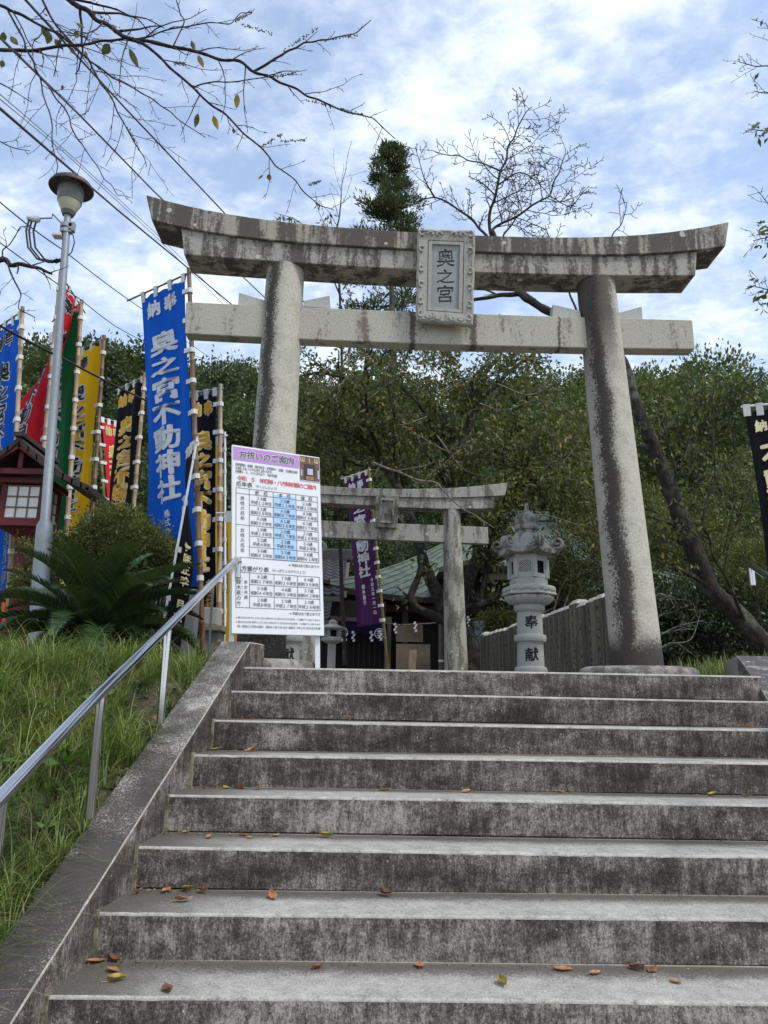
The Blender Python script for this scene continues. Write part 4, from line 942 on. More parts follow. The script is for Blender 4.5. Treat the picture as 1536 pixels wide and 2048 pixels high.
for i, dx in enumerate((-10, -3, 4)):
    c = at(70+dx, 436+i*1.5, LY); mb = MB(); mb.tube([c+(-.03,0,-.012), c+(-.012,0,-.004), c+(.012,0,.004), c+(.03,0,.012)], [.02,.034,.034,.02], 12); mb.build('insulator', M_CERAM, lamp, smooth=50)
mb = MB()
for off in (0, .03, -.02):
    q = [at(x, y, LY) + np.array([off, off, off*.6]) for x, y in ((64,440),(58,462),(62,495),(80,518),(104,525),(121,518))]
    mb.tube(q, .010, 7)
mb.tube([at(146,470,LY), at(149,485,LY), at(143,505,LY), at(134,512,LY)], .006, 6)
mb.build('drop_cable', M_BLACKRUB, lamp, smooth=60)
def cable(label, pts, r, mat, sag=.0):
    q = [at(*p[:2], p[2]) for p in pts]; out = []
    for i in range(len(q)-1):
        for k in range(8): 
            u = k/8; out.append(q[i]*(1-u)+q[i+1]*u - np.array([0,0,sag*math.sin(PI*u)]))
    out.append(q[-1]); mb = MB(); mb.tube(out, r, 7); o = mb.build('power_cable', mat, None, smooth=60); return tag(o, label, 'cable', 'overhead cables crossing the upper left')
far = 15.
cable('thick brown overhead cable reaching the beam highest of all', [(40,-12,1.2),(250,216,6.0),(447,424,10.),(640,640,far)], .015, M_BROWNCAB)
cable('thick brown overhead cable meeting the beam near its left tip', [(-14,62,1.2),(160,231,5.),(306,381,9.),(530,596,far)], .015, M_BROWNCAB)
cable('thick brown overhead cable passing just right of the lamp head', [(-14,205,1.2),(235,420,7.),(377,537,11.),(560,690,far)], .016, M_BROWNCAB)
cable('thin grey wire running just above the lamp head cable', [(-10,180,1.2),(130,300,4.5),(310,465,9.),(470,622,far)], .006, M_GALV)
cable('thin grey wire running just below its twin over the lamp', [(-10,190,1.2),(130,306,4.5),(310,472,9.),(460,622,far)], .006, M_GALV)
cable('thin black wire dropping past the lamp post towards the blue banner', [(-10,396,1.4),(123,498,3.),(290,622,8.),(420,715,14.)], .007, M_BLACKRUB, .02)
cable('thick black cable sagging across the green and yellow banners', [(-10,646,1.8),(120,714,2.6),(296,803,4.6),(420,862,7.)], .013, M_BLACKRUB, .01)
cable('thin black wire curving down to the left of the blue banner', [(-10,478,1.6),(164,601,3.6),(230,652,6.),(287,682,8.),(420,720,13.)], .006, M_BLACKRUB, .01)

# ------------------------------------------------------------------ red wooden lantern
rx, ry = -3.745, 3.22; bz0, bz1 = 1.62, 2.02; hw = .235
red = thing('wooden_lantern', 'red wooden lantern house with dark gabled roof and white panels', 'wooden lantern', (rx, ry, 0))
mb = MB(); mb.box(rx-.07, rx+.07, ry-.07, ry+.07, 0, bz0-.16); mb.build('post', M_REDWOOD, red, bevel=.008)
mb = MB(); mb.box(rx-.32, rx+.32, ry-.30, ry+.30, -.05, .45); mb.box(rx-.22, rx+.22, ry-.22, ry+.22, .45, .62); mb.build('plinth', M_REDWOOD, red, bevel=.01)
mb = MB(); mb.box(rx-hw-.035, rx+hw+.035, ry-hw-.035, ry+hw+.035, bz0-.075, bz0); mb.lathe([(.12,bz0-.17),(.30,bz0-.077)], (rx, ry, 0), 4, PI/4); mb.build('floor_frame', M_REDWOOD, red, bevel=.008)
for sx in (-1, 1):
    for sy in (-1, 1):
        mb = MB(); x, y = rx+sx*(hw-.03), ry+sy*(hw-.03); mb.box(x-.03, x+.03, y-.03, y+.03, bz0, bz1); mb.build('corner_post', M_REDWOOD, red, bevel=.004)
mb = MB(); mb.box(rx-hw-.05, rx+hw+.05, ry-hw-.05, ry+hw+.05, bz1, bz1+.06); mb.build('top_frame', M_REDWOOD, red, bevel=.006)
def lattice(c, ux, name):
    ux = np.array(ux); w = hw-.05; nn = np.array([ux[1], -ux[0], 0]); z0, z1 = bz0+.02, bz1-.02
    mb = MB(); p = lambda s, z, d: (c[0]+ux[0]*s+nn[0]*d, c[1]+ux[1]*s+nn[1]*d, z)
    mb.hexa([p(-w,z0,-.012), p(w,z0,-.012), p(w,z0,-.02), p(-w,z0,-.02), p(-w,z1,-.012), p(w,z1,-.012), p(w,z1,-.02), p(-w,z1,-.02)]); pan = mb.build('panel', M_PAPER, red)
    mb = MB()
    for i in range(4): s = -w+2*w*i/3; mb.hexa([p(s-.007,z0,0), p(s+.007,z0,0), p(s+.007,z0,-.011), p(s-.007,z0,-.011), p(s-.007,z1,0), p(s+.007,z1,0), p(s+.007,z1,-.011), p(s-.007,z1,-.011)])
    for i in range(4): z = z0+(z1-z0)*i/3; mb.hexa([p(-w,z-.007,.001), p(w,z-.007,.001), p(w,z-.007,-.0115), p(-w,z-.007,-.0115), p(-w,z+.007,.001), p(w,z+.007,.001), p(w,z+.007,-.0115), p(-w,z+.007,-.0115)])
    mb.build('lattice', M_LATTICE, pan)
lattice((rx, ry-hw+.012), (1,0,0), 'f'); lattice((rx+hw-.012, ry), (0,1,0), 'r'); lattice((rx, ry+hw-.012), (-1,0,0), 'b'); lattice((rx-hw+.012, ry), (0,-1,0), 'l')
ez, rz, ew, yf, yb = 1.94, 2.47, .80, ry-.48, ry+.48
for sg in (-1, 1):
    mb = MB(); n = 8
    for i in range(n):                                  # overlapping roof boards, slightly hollow slope
        u0, u1 = i/n, (i+1)/n+.02
        sl = lambda u: (rx+sg*ew*u, rz-(rz-ez)*(u**.86)-.05*math.sin(PI*u))
        (xa, za), (xb, zb) = sl(u0), sl(min(1, u1)); t = .05
        q = [(xa,yf,za-t),(xb,yf,zb-t),(xb,yb,zb-t),(xa,yb,za-t)]; mb.hexa((q if sg > 0 else [q[1],q[0],q[3],q[2]])+[(p[0],p[1],p[2]+t+.012) for p in (q if sg > 0 else [q[1],q[0],q[3],q[2]])])
    mb.build('roof_slope', M_BROWNROOF, red)
    mb = MB(); mb.bar((rx, yf+.045, rz-.07), (rx+sg*.50, yf+.045, rz-.07-.36), .05, .075, (0,1,0) if False else (0,0,1)); mb.build('barge_board', M_REDWOOD, red)
    mb = MB(); mb.bar((rx+sg*ew*.97, yf, ez-.03), (rx+sg*ew*.97, yb, ez-.03), .035, .04); mb.build('eave_board', M_REDWOOD, red)
mb = MB(); mb.bar((rx, yf-.03, rz+.025), (rx, yb+.03, rz+.025), .10, .05); mb.build('ridge', M_BROWNROOF, red, bevel=.006)
mb = MB(); mb.bar((rx-.36, yf+.12, bz1+.10), (rx+.36, yf+.12, bz1+.10), .05, .06); mb.bar((rx, yf+.12, bz1+.12), (rx, yf+.12, rz-.08), .05, .05, (0,1,0)); mb.build('gable_beam', M_REDWOOD, red)

# ------------------------------------------------------------------ small things around the banners
def block(name, label, cat, px0, px1, py0, py1, Y, depth, mat, bevel=.012, z0=None):
    a, b = at(px0, py1, Y), at(px1, py0, Y); mb = MB(); mb.box(a[0], b[0], Y, Y+depth, a[2] if z0 is None else z0, b[2]); return tag(mb.build(name, mat, None, bevel=bevel), label, cat)
block('concrete_post', 'square grey concrete post at the foot of the tall blue banner', 'post', 356, 393, 1178, 1340, 2.22, .20, M_CONC, z0=-.2)
block('stone_block', 'grey stone block between the bamboo pole feet', 'block', 394, 438, 1262, 1330, 2.6, .3, M_CONC, z0=-.1)
block('stone_block', 'dark flat stone slab lying on the grey block', 'slab', 386, 446, 1250, 1261, 2.55, .4, M_WALL)
block('stone_block', 'small pale stone stacked above the flat slab', 'block', 396, 436, 1215, 1249, 2.65, .25, M_LANT)
block('steel_post', 'short galvanised post standing beside the handrail', 'post', 416, 424, 1170, 1330, 1.3, .045, M_GALV, .004, z0=-.1)
a = at(102,1345,-.2); mb = MB(); mb.tube([(a[0],a[1],a[2]), (a[0]+.01,a[1],a[2]-.30)], .034, 14); tag(mb.build('plastic_pipe', M_WHITE, None, smooth=40), 'short white pipe stub standing in the grass', 'pipe')
mb = MB(); a, b = np.array(rp(325,1360,-1.42)), np.array(rp(218,1522,-1.36)); pts, rad = [], []
for i in range(7):
    for u, r in ((.02,.9),(.9,.85),(.96,1.1)): pts.append(a+(b-a)*((i+u)/7)+(0,0,.02)); rad.append(.017*r)
mb.tube(pts, rad, 8); tag(mb.build('bamboo_cane', M_BAM, None, smooth=60), 'pale dry bamboo cane lying on the grassy bank beside the wall', 'cane')
mb = MB(); mb.tube([at(8,1205,3.0), at(9,1310,3.0)], .022, 10); tag(mb.build('orange_marker', M_ORANGE, None, smooth=60), 'thin orange marker pole at the far left edge', 'pole')
# ------------------------------------------------------------------ shrine buildings behind the smaller gate
hall = thing('shrine_hall', 'shrine hall with curved green copper roof behind the smaller gate', 'shrine hall', (1.9, 14.5, 0))
HX0, HX1, HY0, HY1 = -1.1, 9.2, 12.6, 18.4       # eaves
EZ, RZ = 2.12, 4.75
def roofpt(x0, x1, y0, y1, ez, rz, hip, curl=.35):
    cy = (y0+y1)/2
    def f(u, v):          # front slope: u along the eave, v up to the ridge
        s = v**1.0; x = x0+(x1-x0)*u; k = hip*v; xx = (x0+k)+(x1-x0-2*k)*u
        z = ez+(rz-ez)*(.62*v+.38*v*v)+curl*(abs(2*u-1)**4)*(1-v)**2; return (xx, y0+(cy-y0)*v, z)
    def side(u, v, sg):
        y = y0+(y1-y0)*u; k = (cy-y0)*v; yy = (y0+k)+(y1-y0-2*k)*u; z = ez+(rz-ez)*(.62*v+.38*v*v)+curl*(abs(2*u-1)**4)*(1-v)**2
        return ((x0+hip*v) if sg < 0 else (x1-hip*v), yy, z)
    return f, side
f, sd_ = roofpt(HX0, HX1, HY0, HY1, EZ, RZ, 4.2)
mb = MB(); mb.grid(f, 30, 12); cy = (HY0+HY1)/2
mb.grid(lambda u, v: (lambda p: (p[0], 2*cy-p[1], p[2]))(f(u, v)), 30, 12); mb.grid(lambda u, v: sd_(u, v, -1), 24, 12); mb.grid(lambda u, v: sd_(u, v, 1), 24, 12)
mb.build('roof', M_COPPER, hall, smooth=40)
seam = MB()
for i in range(34):
    u = (i+.5)/34; seam.tube([np.array(f(u, v))+(0,0,.012) for v in np.linspace(0, 1, 7)], .012, 4)
seam.build('roof_seams', M_COPPER, hall)
mb = MB(); q = [np.array(f(u, 0)) for u in np.linspace(0, 1, 31)]
for a, b in zip(q[:-1], q[1:]): mb.hexa([a+(0,0,-.13), b+(0,0,-.13), b+(0,.25,-.10), a+(0,.25,-.10), a+(0,0,-.012), b+(0,0,-.012), b+(0,.25,.05), a+(0,.25,.05)])
q = [np.array(sd_(u, 0, -1)) for u in np.linspace(0, 1, 21)]
for a, b in zip(q[:-1], q[1:]): mb.hexa([b+(0,0,-.13), a+(0,0,-.13), a+(.25,0,-.10), b+(.25,0,-.10), b+(0,0,-.012), a+(0,0,-.012), a+(.25,0,.05), b+(.25,0,.05)])
mb.build('eave_boards', M_DARKWOOD, hall)
mb = MB(); mb.box(HX0+4.0, HX1-4.0, cy-.12, cy+.12, RZ-.05, RZ+.22); mb.build('ridge', M_COPPER, hall, bevel=.03)
mb = MB(); mb.box(HX0+.9, HX1-.7, HY0+1.2, HY1-.8, -.1, EZ+.25); mb.build('wall', M_DARKWOOD, hall)
for x in (-.1, .95, 2.3, 3.6, 4.8):
    mb = MB(); mb.box(x-.07, x+.07, HY0+.95, HY0+1.10, -.1, EZ+.2); mb.build('post', M_WOODMID, hall, bevel=.01)
mb = MB(); mb.box(HX0+.7, HX1-.6, HY0+.98, HY0+1.07, EZ-.22, EZ-.05); mb.build('cross_beam', M_WOODMID, hall)
# gabled porch roof at its right with a latticed gable
mb = MB()
for sg in (-1, 1):
    mb.grid(lambda u, v: (3.55+sg*1.95*v, 11.4+2.6*u, 3.35-.95*v+.22*v*v), 8, 10)
mb.build('porch_roof', M_COPPER, hall, smooth=40)
mb = MB()
for sg in (-1, 1):
    for v in np.linspace(0, .92, 9): mb.bar((3.55+sg*1.95*v, 11.36, 3.32-.95*v+.22*v*v), (3.55+sg*1.95*(v+.1), 11.36, 3.32-.95*(v+.1)+.22*(v+.1)**2), .05, .10)
mb.build('barge_board', M_WOODMID, hall)
mb = MB(); 
for i in range(-6, 7): mb.box(3.55+i*.11-.02, 3.55+i*.11+.02, 11.55, 11.60, 2.55, 3.2-abs(i)*.075)
mb.box(2.6, 4.5, 11.5, 11.62, 2.42, 2.55); mb.build('gable_lattice', M_LETCREAM if False else M_WOODMID, hall)
# tiled hall on the left
tile = thing('tiled_hall', 'low building with dark grey tiled roof left of the purple banner', 'hall', (-1.6, 12.4, 0))
def slope(x0, x1, ya, za, yb, zb, pitch, rows):
    mb = MB(); n = int((x1-x0)/pitch)
    for r in range(rows):
        a = np.array([ya+(yb-ya)*r/rows, za+(zb-za)*r/rows]); b = np.array([ya+(yb-ya)*(r+1.12)/rows, za+(zb-za)*(r+1.12)/rows])
        for i in range(n):
            xx = x0+pitch*i
            for j, (d0, h0) in enumerate(((0,.055),(.25,.015),(.5,.0),(.75,.015))):
                d1, h1 = ((.25,.015),(.5,.0),(.75,.015),(1,.055))[j]
                mb.add([(xx+pitch*d0, a[0], a[1]+h0+.035), (xx+pitch*d1, a[0], a[1]+h1+.035), (xx+pitch*d1, b[0], b[1]+h1), (xx+pitch*d0, b[0], b[1]+h0)], [(0,1,2,3)])
                mb.add([(xx+pitch*d0, a[0], a[1]+h0), (xx+pitch*d1, a[0], a[1]+h1), (xx+pitch*d1, a[0], a[1]+h1+.035), (xx+pitch*d0, a[0], a[1]+h0+.035)], [(0,1,2,3)])
    return mb
o = slope(-4.6, -.45, 12.2, 2.08, 14.6, 3.35, .24, 12).build('roof_tiles', M_TILE, tile); o['kind'] = 'stuff'
o = slope(-4.6, -.55, 11.1, 1.42, 12.3, 1.98, .24, 6).build('lower_roof_tiles', M_TILE, tile); o['kind'] = 'stuff'
mb = MB(); mb.box(-4.6, -.4, 14.5, 14.8, 3.3, 3.62); mb.build('ridge', M_TILE, tile, bevel=.05)
mb = MB(); mb.add([(-4.6,12.2,2.05),(-.45,12.2,2.05),(-.45,14.6,3.3),(-4.6,14.6,3.3)], [(0,1,2,3)]); mb.box(-4.6, -.5, 12.15, 12.22, 1.95, 2.06); mb.box(-4.6, -.58, 11.08, 11.14, 1.32, 1.42); mb.build('eave_board', M_WOODMID, tile)
mb = MB(); mb.box(-4.6, .45, 12.35, 12.45, -.1, 2.0); mb.build('wall', M_DARKWOOD, tile)
for i in range(9):
    x = -.62+i*.12; mb = MB(); mb.box(x-.014, x+.014, 12.28, 12.32, -.1, 1.45); mb.build('door_bar', M_DARKWOOD, tile)
for x in (-.72, .50):
    mb = MB(); mb.box(x-.07, x+.07, 12.1, 12.26, -.1, 1.62); mb.build('post', M_WOODMID, tile, bevel=.01)
mb = MB(); mb.box(-.8, .58, 12.12, 12.24, 1.50, 1.60); mb.build('lintel', M_WOODMID, tile)
# indigo curtain tied up in the middle, with crests and white paper streamers
cur = thing('shrine_curtain', 'purple shrine curtain with round white crests hung over the dark doorway', 'curtain', (-.1, 12.0, 1.5))
mb = MB()
def cur_pt(u, v): 
    x = -.68+1.16*u; low = .95+.30*(1-abs(2*u-1)**1.2) ; z = 1.50-(1.50-low)*v; return (x, 12.0+.03*math.sin(u*40)*v, z)
mb.grid(cur_pt, 48, 8); cl = mb.build('cloth', M_NOREN, cur, smooth=80)
for cx in (-.50, .31):
    mb = MB(); n = 28
    for k in range(n):
        a, b = 2*PI*k/n, 2*PI*(k+1)/n
        mb.add([(cx+r*math.cos(t), 11.965, 1.24+r*math.sin(t)) for r, t in ((.115,a),(.115,b),(.097,b),(.097,a))], [(0,1,2,3)])
    for dz in (-.045, 0, .045): mb.add([(cx-.07,11.965,1.232+dz),(cx+.07,11.965,1.232+dz),(cx+.05,11.965,1.255+dz),(cx-.05,11.965,1.255+dz)], [(0,1,2,3)])
    mb.build('crest', M_LETWHITE, cl)
def shide(p, s, label, group):
    mb = MB(); x, y, z = p
    for k in range(4):
        o = (.030 if k % 2 else -.005)*s; mb.hexa([(x+o-.03*s, y, z-.07*s*(k+1)), (x+o+.03*s, y, z-.07*s*(k+1)+.02*s), (x+o+.03*s, y+.004, z-.07*s*(k+1)+.02*s), (x+o-.03*s, y+.004, z-.07*s*(k+1)), (x+o-.03*s, y, z-.07*s*k-.01), (x+o+.03*s, y, z-.07*s*k+.02*s-.01), (x+o+.03*s, y+.004, z-.07*s*k+.02*s-.01), (x+o-.03*s, y+.004, z-.07*s*k-.01)])
    return tag(mb.build('paper_streamer', M_WHITE), label, 'paper streamer', group)
for (px, py), w in zip(((690,1261),(706,1262),(742,1262),(760,1260)), ('leftmost', 'second', 'third', 'rightmost')):
    p = at(px, py, 11.9); shide(p, .85, 'white zigzag paper streamer over the purple curtain, %s of the four' % w, 'paper streamers over the purple curtain')
rope = [at(x, y, 11.2) for x, y in ((752,1243),(800,1250),(860,1247),(930,1240),(1000,1232))]
mb = MB(); mb.tube(rope, .018, 6); tag(mb.build('straw_rope', M_TWIGP), 'thin sacred rope strung in front of the shrine hall', 'rope')
for (px, py), w in zip(((790,1246),(830,1243),(936,1232),(974,1234),(990,1236)), ('beside the plywood board', 'above the plywood board', 'right beside the smaller gate pillar', 'above the blue grey pipe', 'right of the blue grey pipe')):
    shide(at(px, py, 11.15), .8, 'white paper streamer on the sacred rope ' + w, 'paper streamers on the sacred rope')
# boards, pipe and other things against the hall
def leanboard(name, label, px0, px1, py0, py1, Y, mat, lean=.12, cat='board'):
    a, b = at(px0, py1, Y), at(px1, py0, Y); mb = MB(); z0 = max(-.03, a[2]) if py1 > 1330 else a[2]
    mb.hexa([(a[0],Y,z0),(b[0],Y,z0),(b[0],Y+.02,z0),(a[0],Y+.02,z0),(a[0],Y+lean,b[2]),(b[0],Y+lean,b[2]),(b[0],Y+lean+.02,b[2]),(a[0],Y+lean+.02,b[2])]); return tag(mb.build(name, mat), label, cat)
leanboard('plywood_board', 'large brown plywood sheet leaning under the shrine eave', 792, 861, 1288, 1345, 11.6, M_PLY)
leanboard('plywood_board', 'upper plywood sheet fixed above the leaning brown sheet', 792, 846, 1249, 1283, 11.9, M_PLY, .02)
mb = MB(); a, b = at(822,1340,11.3), at(826,1300,11.4); mb.bar((a[0],a[1],-.02), b, .16, .03, (0,1,0)); tag(mb.build('wooden_plank', M_BAM), 'short pointed wooden plank leaning on the plywood sheet', 'plank')
p0, p1 = at(963,1322,10.6), at(960,1243,10.6); mb = MB(); mb.tube([(p0[0],p0[1],-.03), p1], .115, 18); pl = tag(mb.build('vent_pipe', M_BLUEPIPE, None, smooth=40), 'blue grey upright pipe between smaller gate and stone fence', 'pipe')
mb = MB(); p = at(886,1268,9.9); q = at(886,1340,9.9); mb.tube([(p[0],9.9,-.03), (p[0],9.9,p[2]+.3)], .085, 14); t = tag(mb.build('timber_post', M_WOODMID, None, smooth=40), 'brown timber post with white band left of the smaller gate pillar', 'post')
z_ = at(886,1322,9.9)[2]; mb = MB(); mb.tube([(p[0],9.9,z_-.02),(p[0],9.9,z_+.02)], .089, 14); mb.build('white_band', M_WHITE, t)
mb = MB(); p = at(782,1330,8.6); mb.lathe([(.12,-.02),(.13,.20),(.14,.30)], (p[0],8.6,0), 16); tag(mb.build('green_bucket', plain('green_plastic', (.02,.10,.05), .4), None, smooth=40), 'small green bucket at the foot of the purple banner', 'bucket')
# ------------------------------------------------------------------ plants
def vrand(n): 
    v = RNG.normal(size=(n, 3)); return v/np.linalg.norm(v, axis=1, keepdims=True)
def leaf_arrays(P, D, L, W, fold=.18, curl=.0):
    """one small folded leaf (two triangles each side of the midrib as two quads joined at the rib -> one kite quad) per point"""
    n = len(P); D = D/np.linalg.norm(D, axis=1, keepdims=True); S = np.cross(D, vrand(n)); S /= np.maximum(np.linalg.norm(S, axis=1, keepdims=True), 1e-6)
    U = np.cross(S, D); L = np.broadcast_to(L, n)[:, None]; W = np.broadcast_to(W, n)[:, None]
    V = np.empty((n, 4, 3)); V[:, 0] = P; V[:, 1] = P+D*L*.48+S*W/2+U*W*fold; V[:, 2] = P+D*L-U*L*curl; V[:, 3] = P+D*L*.48-S*W/2+U*W*fold
    return V.reshape(-1, 3), np.arange(n*4).reshape(n, 4)
def leaves(name, P, D, L, W, mat, parent, **k):
    V, F = leaf_arrays(np.asarray(P), np.asarray(D), L, W, **k); return np_mesh(name, V, F, mat, parent)
def smooth_path(pts, n=6):
    p = [np.asarray(q, float) for q in pts]; p = [2*p[0]-p[1]]+p+[2*p[-1]-p[-2]]; out = []
    for i in range(1, len(p)-2):
        for k in range(n):
            t = k/n; a, b, c, d = p[i-1:i+3]
            out.append(.5*((2*b)+(-a+c)*t+(2*a-5*b+4*c-d)*t*t+(-a+3*b-3*c+d)*t**3))
    out.append(p[-2]); return out
def path_at(pts, s):
    k = s*(len(pts)-1); i = min(int(k), len(pts)-2); u = k-i; return pts[i]*(1-u)+pts[i+1]*u, nrm(pts[i+1]-pts[i])
class Tree:
    def __init__(s, seed, thin=.0025): s.mb = MB(); s.r = random.Random(seed); s.tips = []; s.thin = thin
    def limb(s, pts, r0, r1, depth=2, gap=.22, ratio=.5, up=.15, start=.12, wig=.10, n=None, flat=None, raw=False, knots=.0, ang=(35,65)):
        if not raw and len(pts) > 4 and r0 < .06:
            q0 = [np.asarray(p, float) for p in pts]; w0 = [np.linalg.norm(q0[i+1]-q0[i]) for i in range(len(q0)-1)]
            pts = [q0[0]]
            for i in range(1, len(q0)): pts += [(q0[i-1]+q0[i])/2+np.array([s.r.gauss(0,1) for _ in range(3)])*w0[i-1]*.045, q0[i]]
        pts = smooth_path(pts, 5) if not raw else [np.asarray(p, float) for p in pts]; k = len(pts); L = sum(np.linalg.norm(pts[i+1]-pts[i]) for i in range(k-1))
        rad = [max(s.thin, (r0+(r1-r0)*(i/(k-1))**.85)*(1+s.r.uniform(-knots, knots))) for i in range(k)]
        s.mb.tube(pts, rad, n or (10 if r0 > .05 else 6 if r0 > .012 else 4))
        if depth == 0:
            for u in (.35, .6, .85, 1.): q, t = path_at(pts, u); s.tips.append((q, t))
            return
        d = start*L+s.r.uniform(0, gap*.5)
        side = s.r.choice((-1, 1))
        while d < L*.99:
            u = d/L; q, t = path_at(pts, u); side = -side
            ax = nrm(np.cross(t, nrm(np.array([s.r.uniform(-1,1), s.r.uniform(-1,1), s.r.uniform(-1,1)]))))
            if flat is not None: ax = nrm(ax + flat*np.dot(ax, flat)*(-.75)); ax = nrm(np.cross(np.cross(flat, t)*side + ax*.45, t)*0 + np.cross(flat, t)*side + ax*.45)
            a = math.radians(s.r.uniform(*ang)); dr = nrm(t*math.cos(a)+ax*math.sin(a)+np.array([0,0,up]))
            cl = L*ratio*(1-.55*u)*s.r.uniform(.45, 1.15); cl = min(cl, L*.8); m = max(4, int(cl/.09)) if depth > 1 else 4; m = min(m, 9)
            p = [q]; dd = dr.copy()
            for i in range(m):
                dd = nrm(dd+np.array([s.r.gauss(0, wig), s.r.gauss(0, wig), s.r.gauss(0, wig)+up*.25])); p.append(p[-1]+dd*cl/m)
            rr = rad[min(k-1, int(u*(k-1)))]*s.r.uniform(.42, .62)
            s.limb(p, rr, max(s.thin*.8, rr*.35), depth-1, gap*.62, ratio*1.0, up, .15, wig*1.2, flat=flat, raw=True, ang=ang)
            d += gap*s.r.uniform(.55, 1.45)
    def done(s, name, mat, parent): return s.mb.build(name, mat, parent, smooth=70)
def clump_points(n, c, rad, per, cr, shell=.55):
    """n clumps through an ellipsoid (mostly near its skin), per leaves in each"""
    d = vrand(n); r = (shell+(1-shell)*RNG.random(n))[:, None]**.8; C = np.asarray(c)+d*r*np.asarray(rad)
    P = np.repeat(C, per, 0)+RNG.normal(size=(n*per, 3))*cr; D = np.repeat(d, per, 0)*.7+vrand(n*per)*.9; return P, D
FACE = np.array([0., 1., 0.])

# ---- distant wooded slope: four crowns, each re-used with its own size and turn
def make_forest_tree(name, label, cat, kind, seed, mat, grp):
    t = thing(name, label, cat, (0,0,0), grp); r = np.random.default_rng(seed)
    P_, D_ = [], []
    nC = 64
    for i in range(nC):
        if kind == 'round':
            d = vrand(1)[0]; d[2] = d[2]*.9+.1; h = .60+d[2]*.36; rad = .34*math.sqrt(max(.05, 1-d[2]**2))*r.uniform(.7, 1.15); c = np.array([d[0], d[1], 0]); c = c/np.linalg.norm(c)*rad; c[2] = h
        elif kind == 'low':
            h = r.uniform(.06, .95); a = r.uniform(0, 2*PI); rad = .42*math.sqrt(max(.02, 1-(h-.35)**2/.42))*r.uniform(.55, 1.1); c = np.array([math.cos(a)*rad, math.sin(a)*rad, h])
        else:
            h = r.uniform(.12, 1.0)**.9; a = r.uniform(0, 2*PI); rad = (.04+.20*(1-h)**.8)*r.uniform(.5, 1.15); c = np.array([math.cos(a)*rad, math.sin(a)*rad, h])
        m = 150; s_ = .042 if kind != 'cone' else .036
        q = RNG.normal(size=(m, 3))*np.array([s_, s_, s_*.62]); P_.append(c+q); D_.append(q/s_*.8+np.array([c[0], c[1], .10])*1.2+RNG.normal(size=(m, 3))*.5-(np.array([0,0,.5]) if kind == 'cone' else 0))
    P_, D_ = np.concatenate(P_), np.concatenate(D_)
    leaves('crown', P_, D_, RNG.uniform(.013, .026, len(P_)), RNG.uniform(.009, .016, len(P_)), mat, t)
    tr = Tree(seed, .002); tr.limb([(0,0,-.02), (.01,0,.3), (0,.01,.62), (.01,0,.9)], .020, .005, 1, .12, .45, .3, .3); tr.done('trunk', M_BARKG, t)
    return t
protos = [make_forest_tree('forest_tree', 'dense dark green broadleaf tree on the wooded hillside', 'tree', 'round', 1, L_FOREST, 'dark broadleaf trees on the wooded hillside'),
          make_forest_tree('forest_tree', 'olive green broadleaf tree on the wooded hillside', 'tree', 'round', 2, L_FOREST2, 'olive broadleaf trees on the wooded hillside'),
          make_forest_tree('forest_tree', 'low bushy dark tree at the foot of the wooded hillside', 'tree', 'low', 3, L_DARK, 'low trees at the foot of the hillside'),
          make_forest_tree('conifer_tree', 'slender pointed conifer on the wooded hillside', 'conifer', 'cone', 4, L_CEDAR, 'conifers on the wooded hillside'),
          make_forest_tree('forest_tree', 'low bushy green tree at the foot of the wooded hillside', 'tree', 'low', 5, L_FOREST, 'low green trees at the foot of the hillside')]
used = set(); rt = random.Random(21)
def plant(kind, x, y, h, z=None, wide=1.0):
    o = protos[kind] if kind not in used else copy_tree(protos[kind]); used.add(kind)
    o.location = (x, y, hill_z(x, y) if z is None else z); o.scale = (h*wide, h*wide, h); o.rotation_euler = (rt.uniform(-.04,.04), rt.uniform(-.04,.04), rt.uniform(0, 6.28)); return o
def top_h(px, py, Y, z0): return at(px, py, Y)[2]-z0
sky_l = [(-60,690),(20,668),(70,655),(120,662),(170,690),(215,700),(260,668),(305,700),(350,720),(420,705),(470,720),(530,720),(600,740),(680,742),(760,740),(850,740),(930,735),(1010,740),(1090,730),(1170,730),(1235,735),(1300,735),(1372,755),(1436,720),(1492,770),(1545,835),(1600,850)]
for i, (px, py) in enumerate(sky_l):        # the skyline row
    Y = 40+rt.uniform(-4, 6); X = at(px, 1300, Y)[0]; z0 = hill_z(X, Y); h = max(6., top_h(px, py, Y, z0)*.95); plant(1 if i % 4 == 2 else 0, X, Y, min(h, 16), z0 if h <= 16 else z0+h-16, rt.uniform(.72, .95))
for row, (Y0, py0, stepx, kinds) in enumerate(((32, 800, 82, (0,1,0,0)), (25, 920, 92, (0,1,0,4)), (20.5, 1040, 100, (2,4,2,4)))):
    px = -80+row*30
    while px < 1640:
        Y = Y0+rt.uniform(-1.6, 1.6); X = at(px, 1300, Y)[0]; z0 = hill_z(X, Y); h = top_h(px, py0+rt.uniform(-45, 35), Y, z0); plant(kinds[rt.randrange(4)], X, Y, max(3., h), z0, rt.uniform(.85, 1.1)); px += stepx*rt.uniform(.8, 1.2)
for px, py, Y, k, w in ((1352,742,27,1,.75),(1440,708,26,1,.62),(1490,775,22,0,.7),(1290,765,24,1,.8)):
    X = at(px, 1300, Y)[0]; z0 = hill_z(X, Y); plant(k, X, Y, top_h(px, py, Y, z0), z0, w)

for px, py, Y in ((105,690,33.),(395,735,34.),(560,760,33.),(1215,740,33.),(1060,770,31.)):
    X = at(px, 1300, Y)[0]; z0 = hill_z(X, Y); plant(3, X, Y, top_h(px, py, Y, z0), z0, .9)

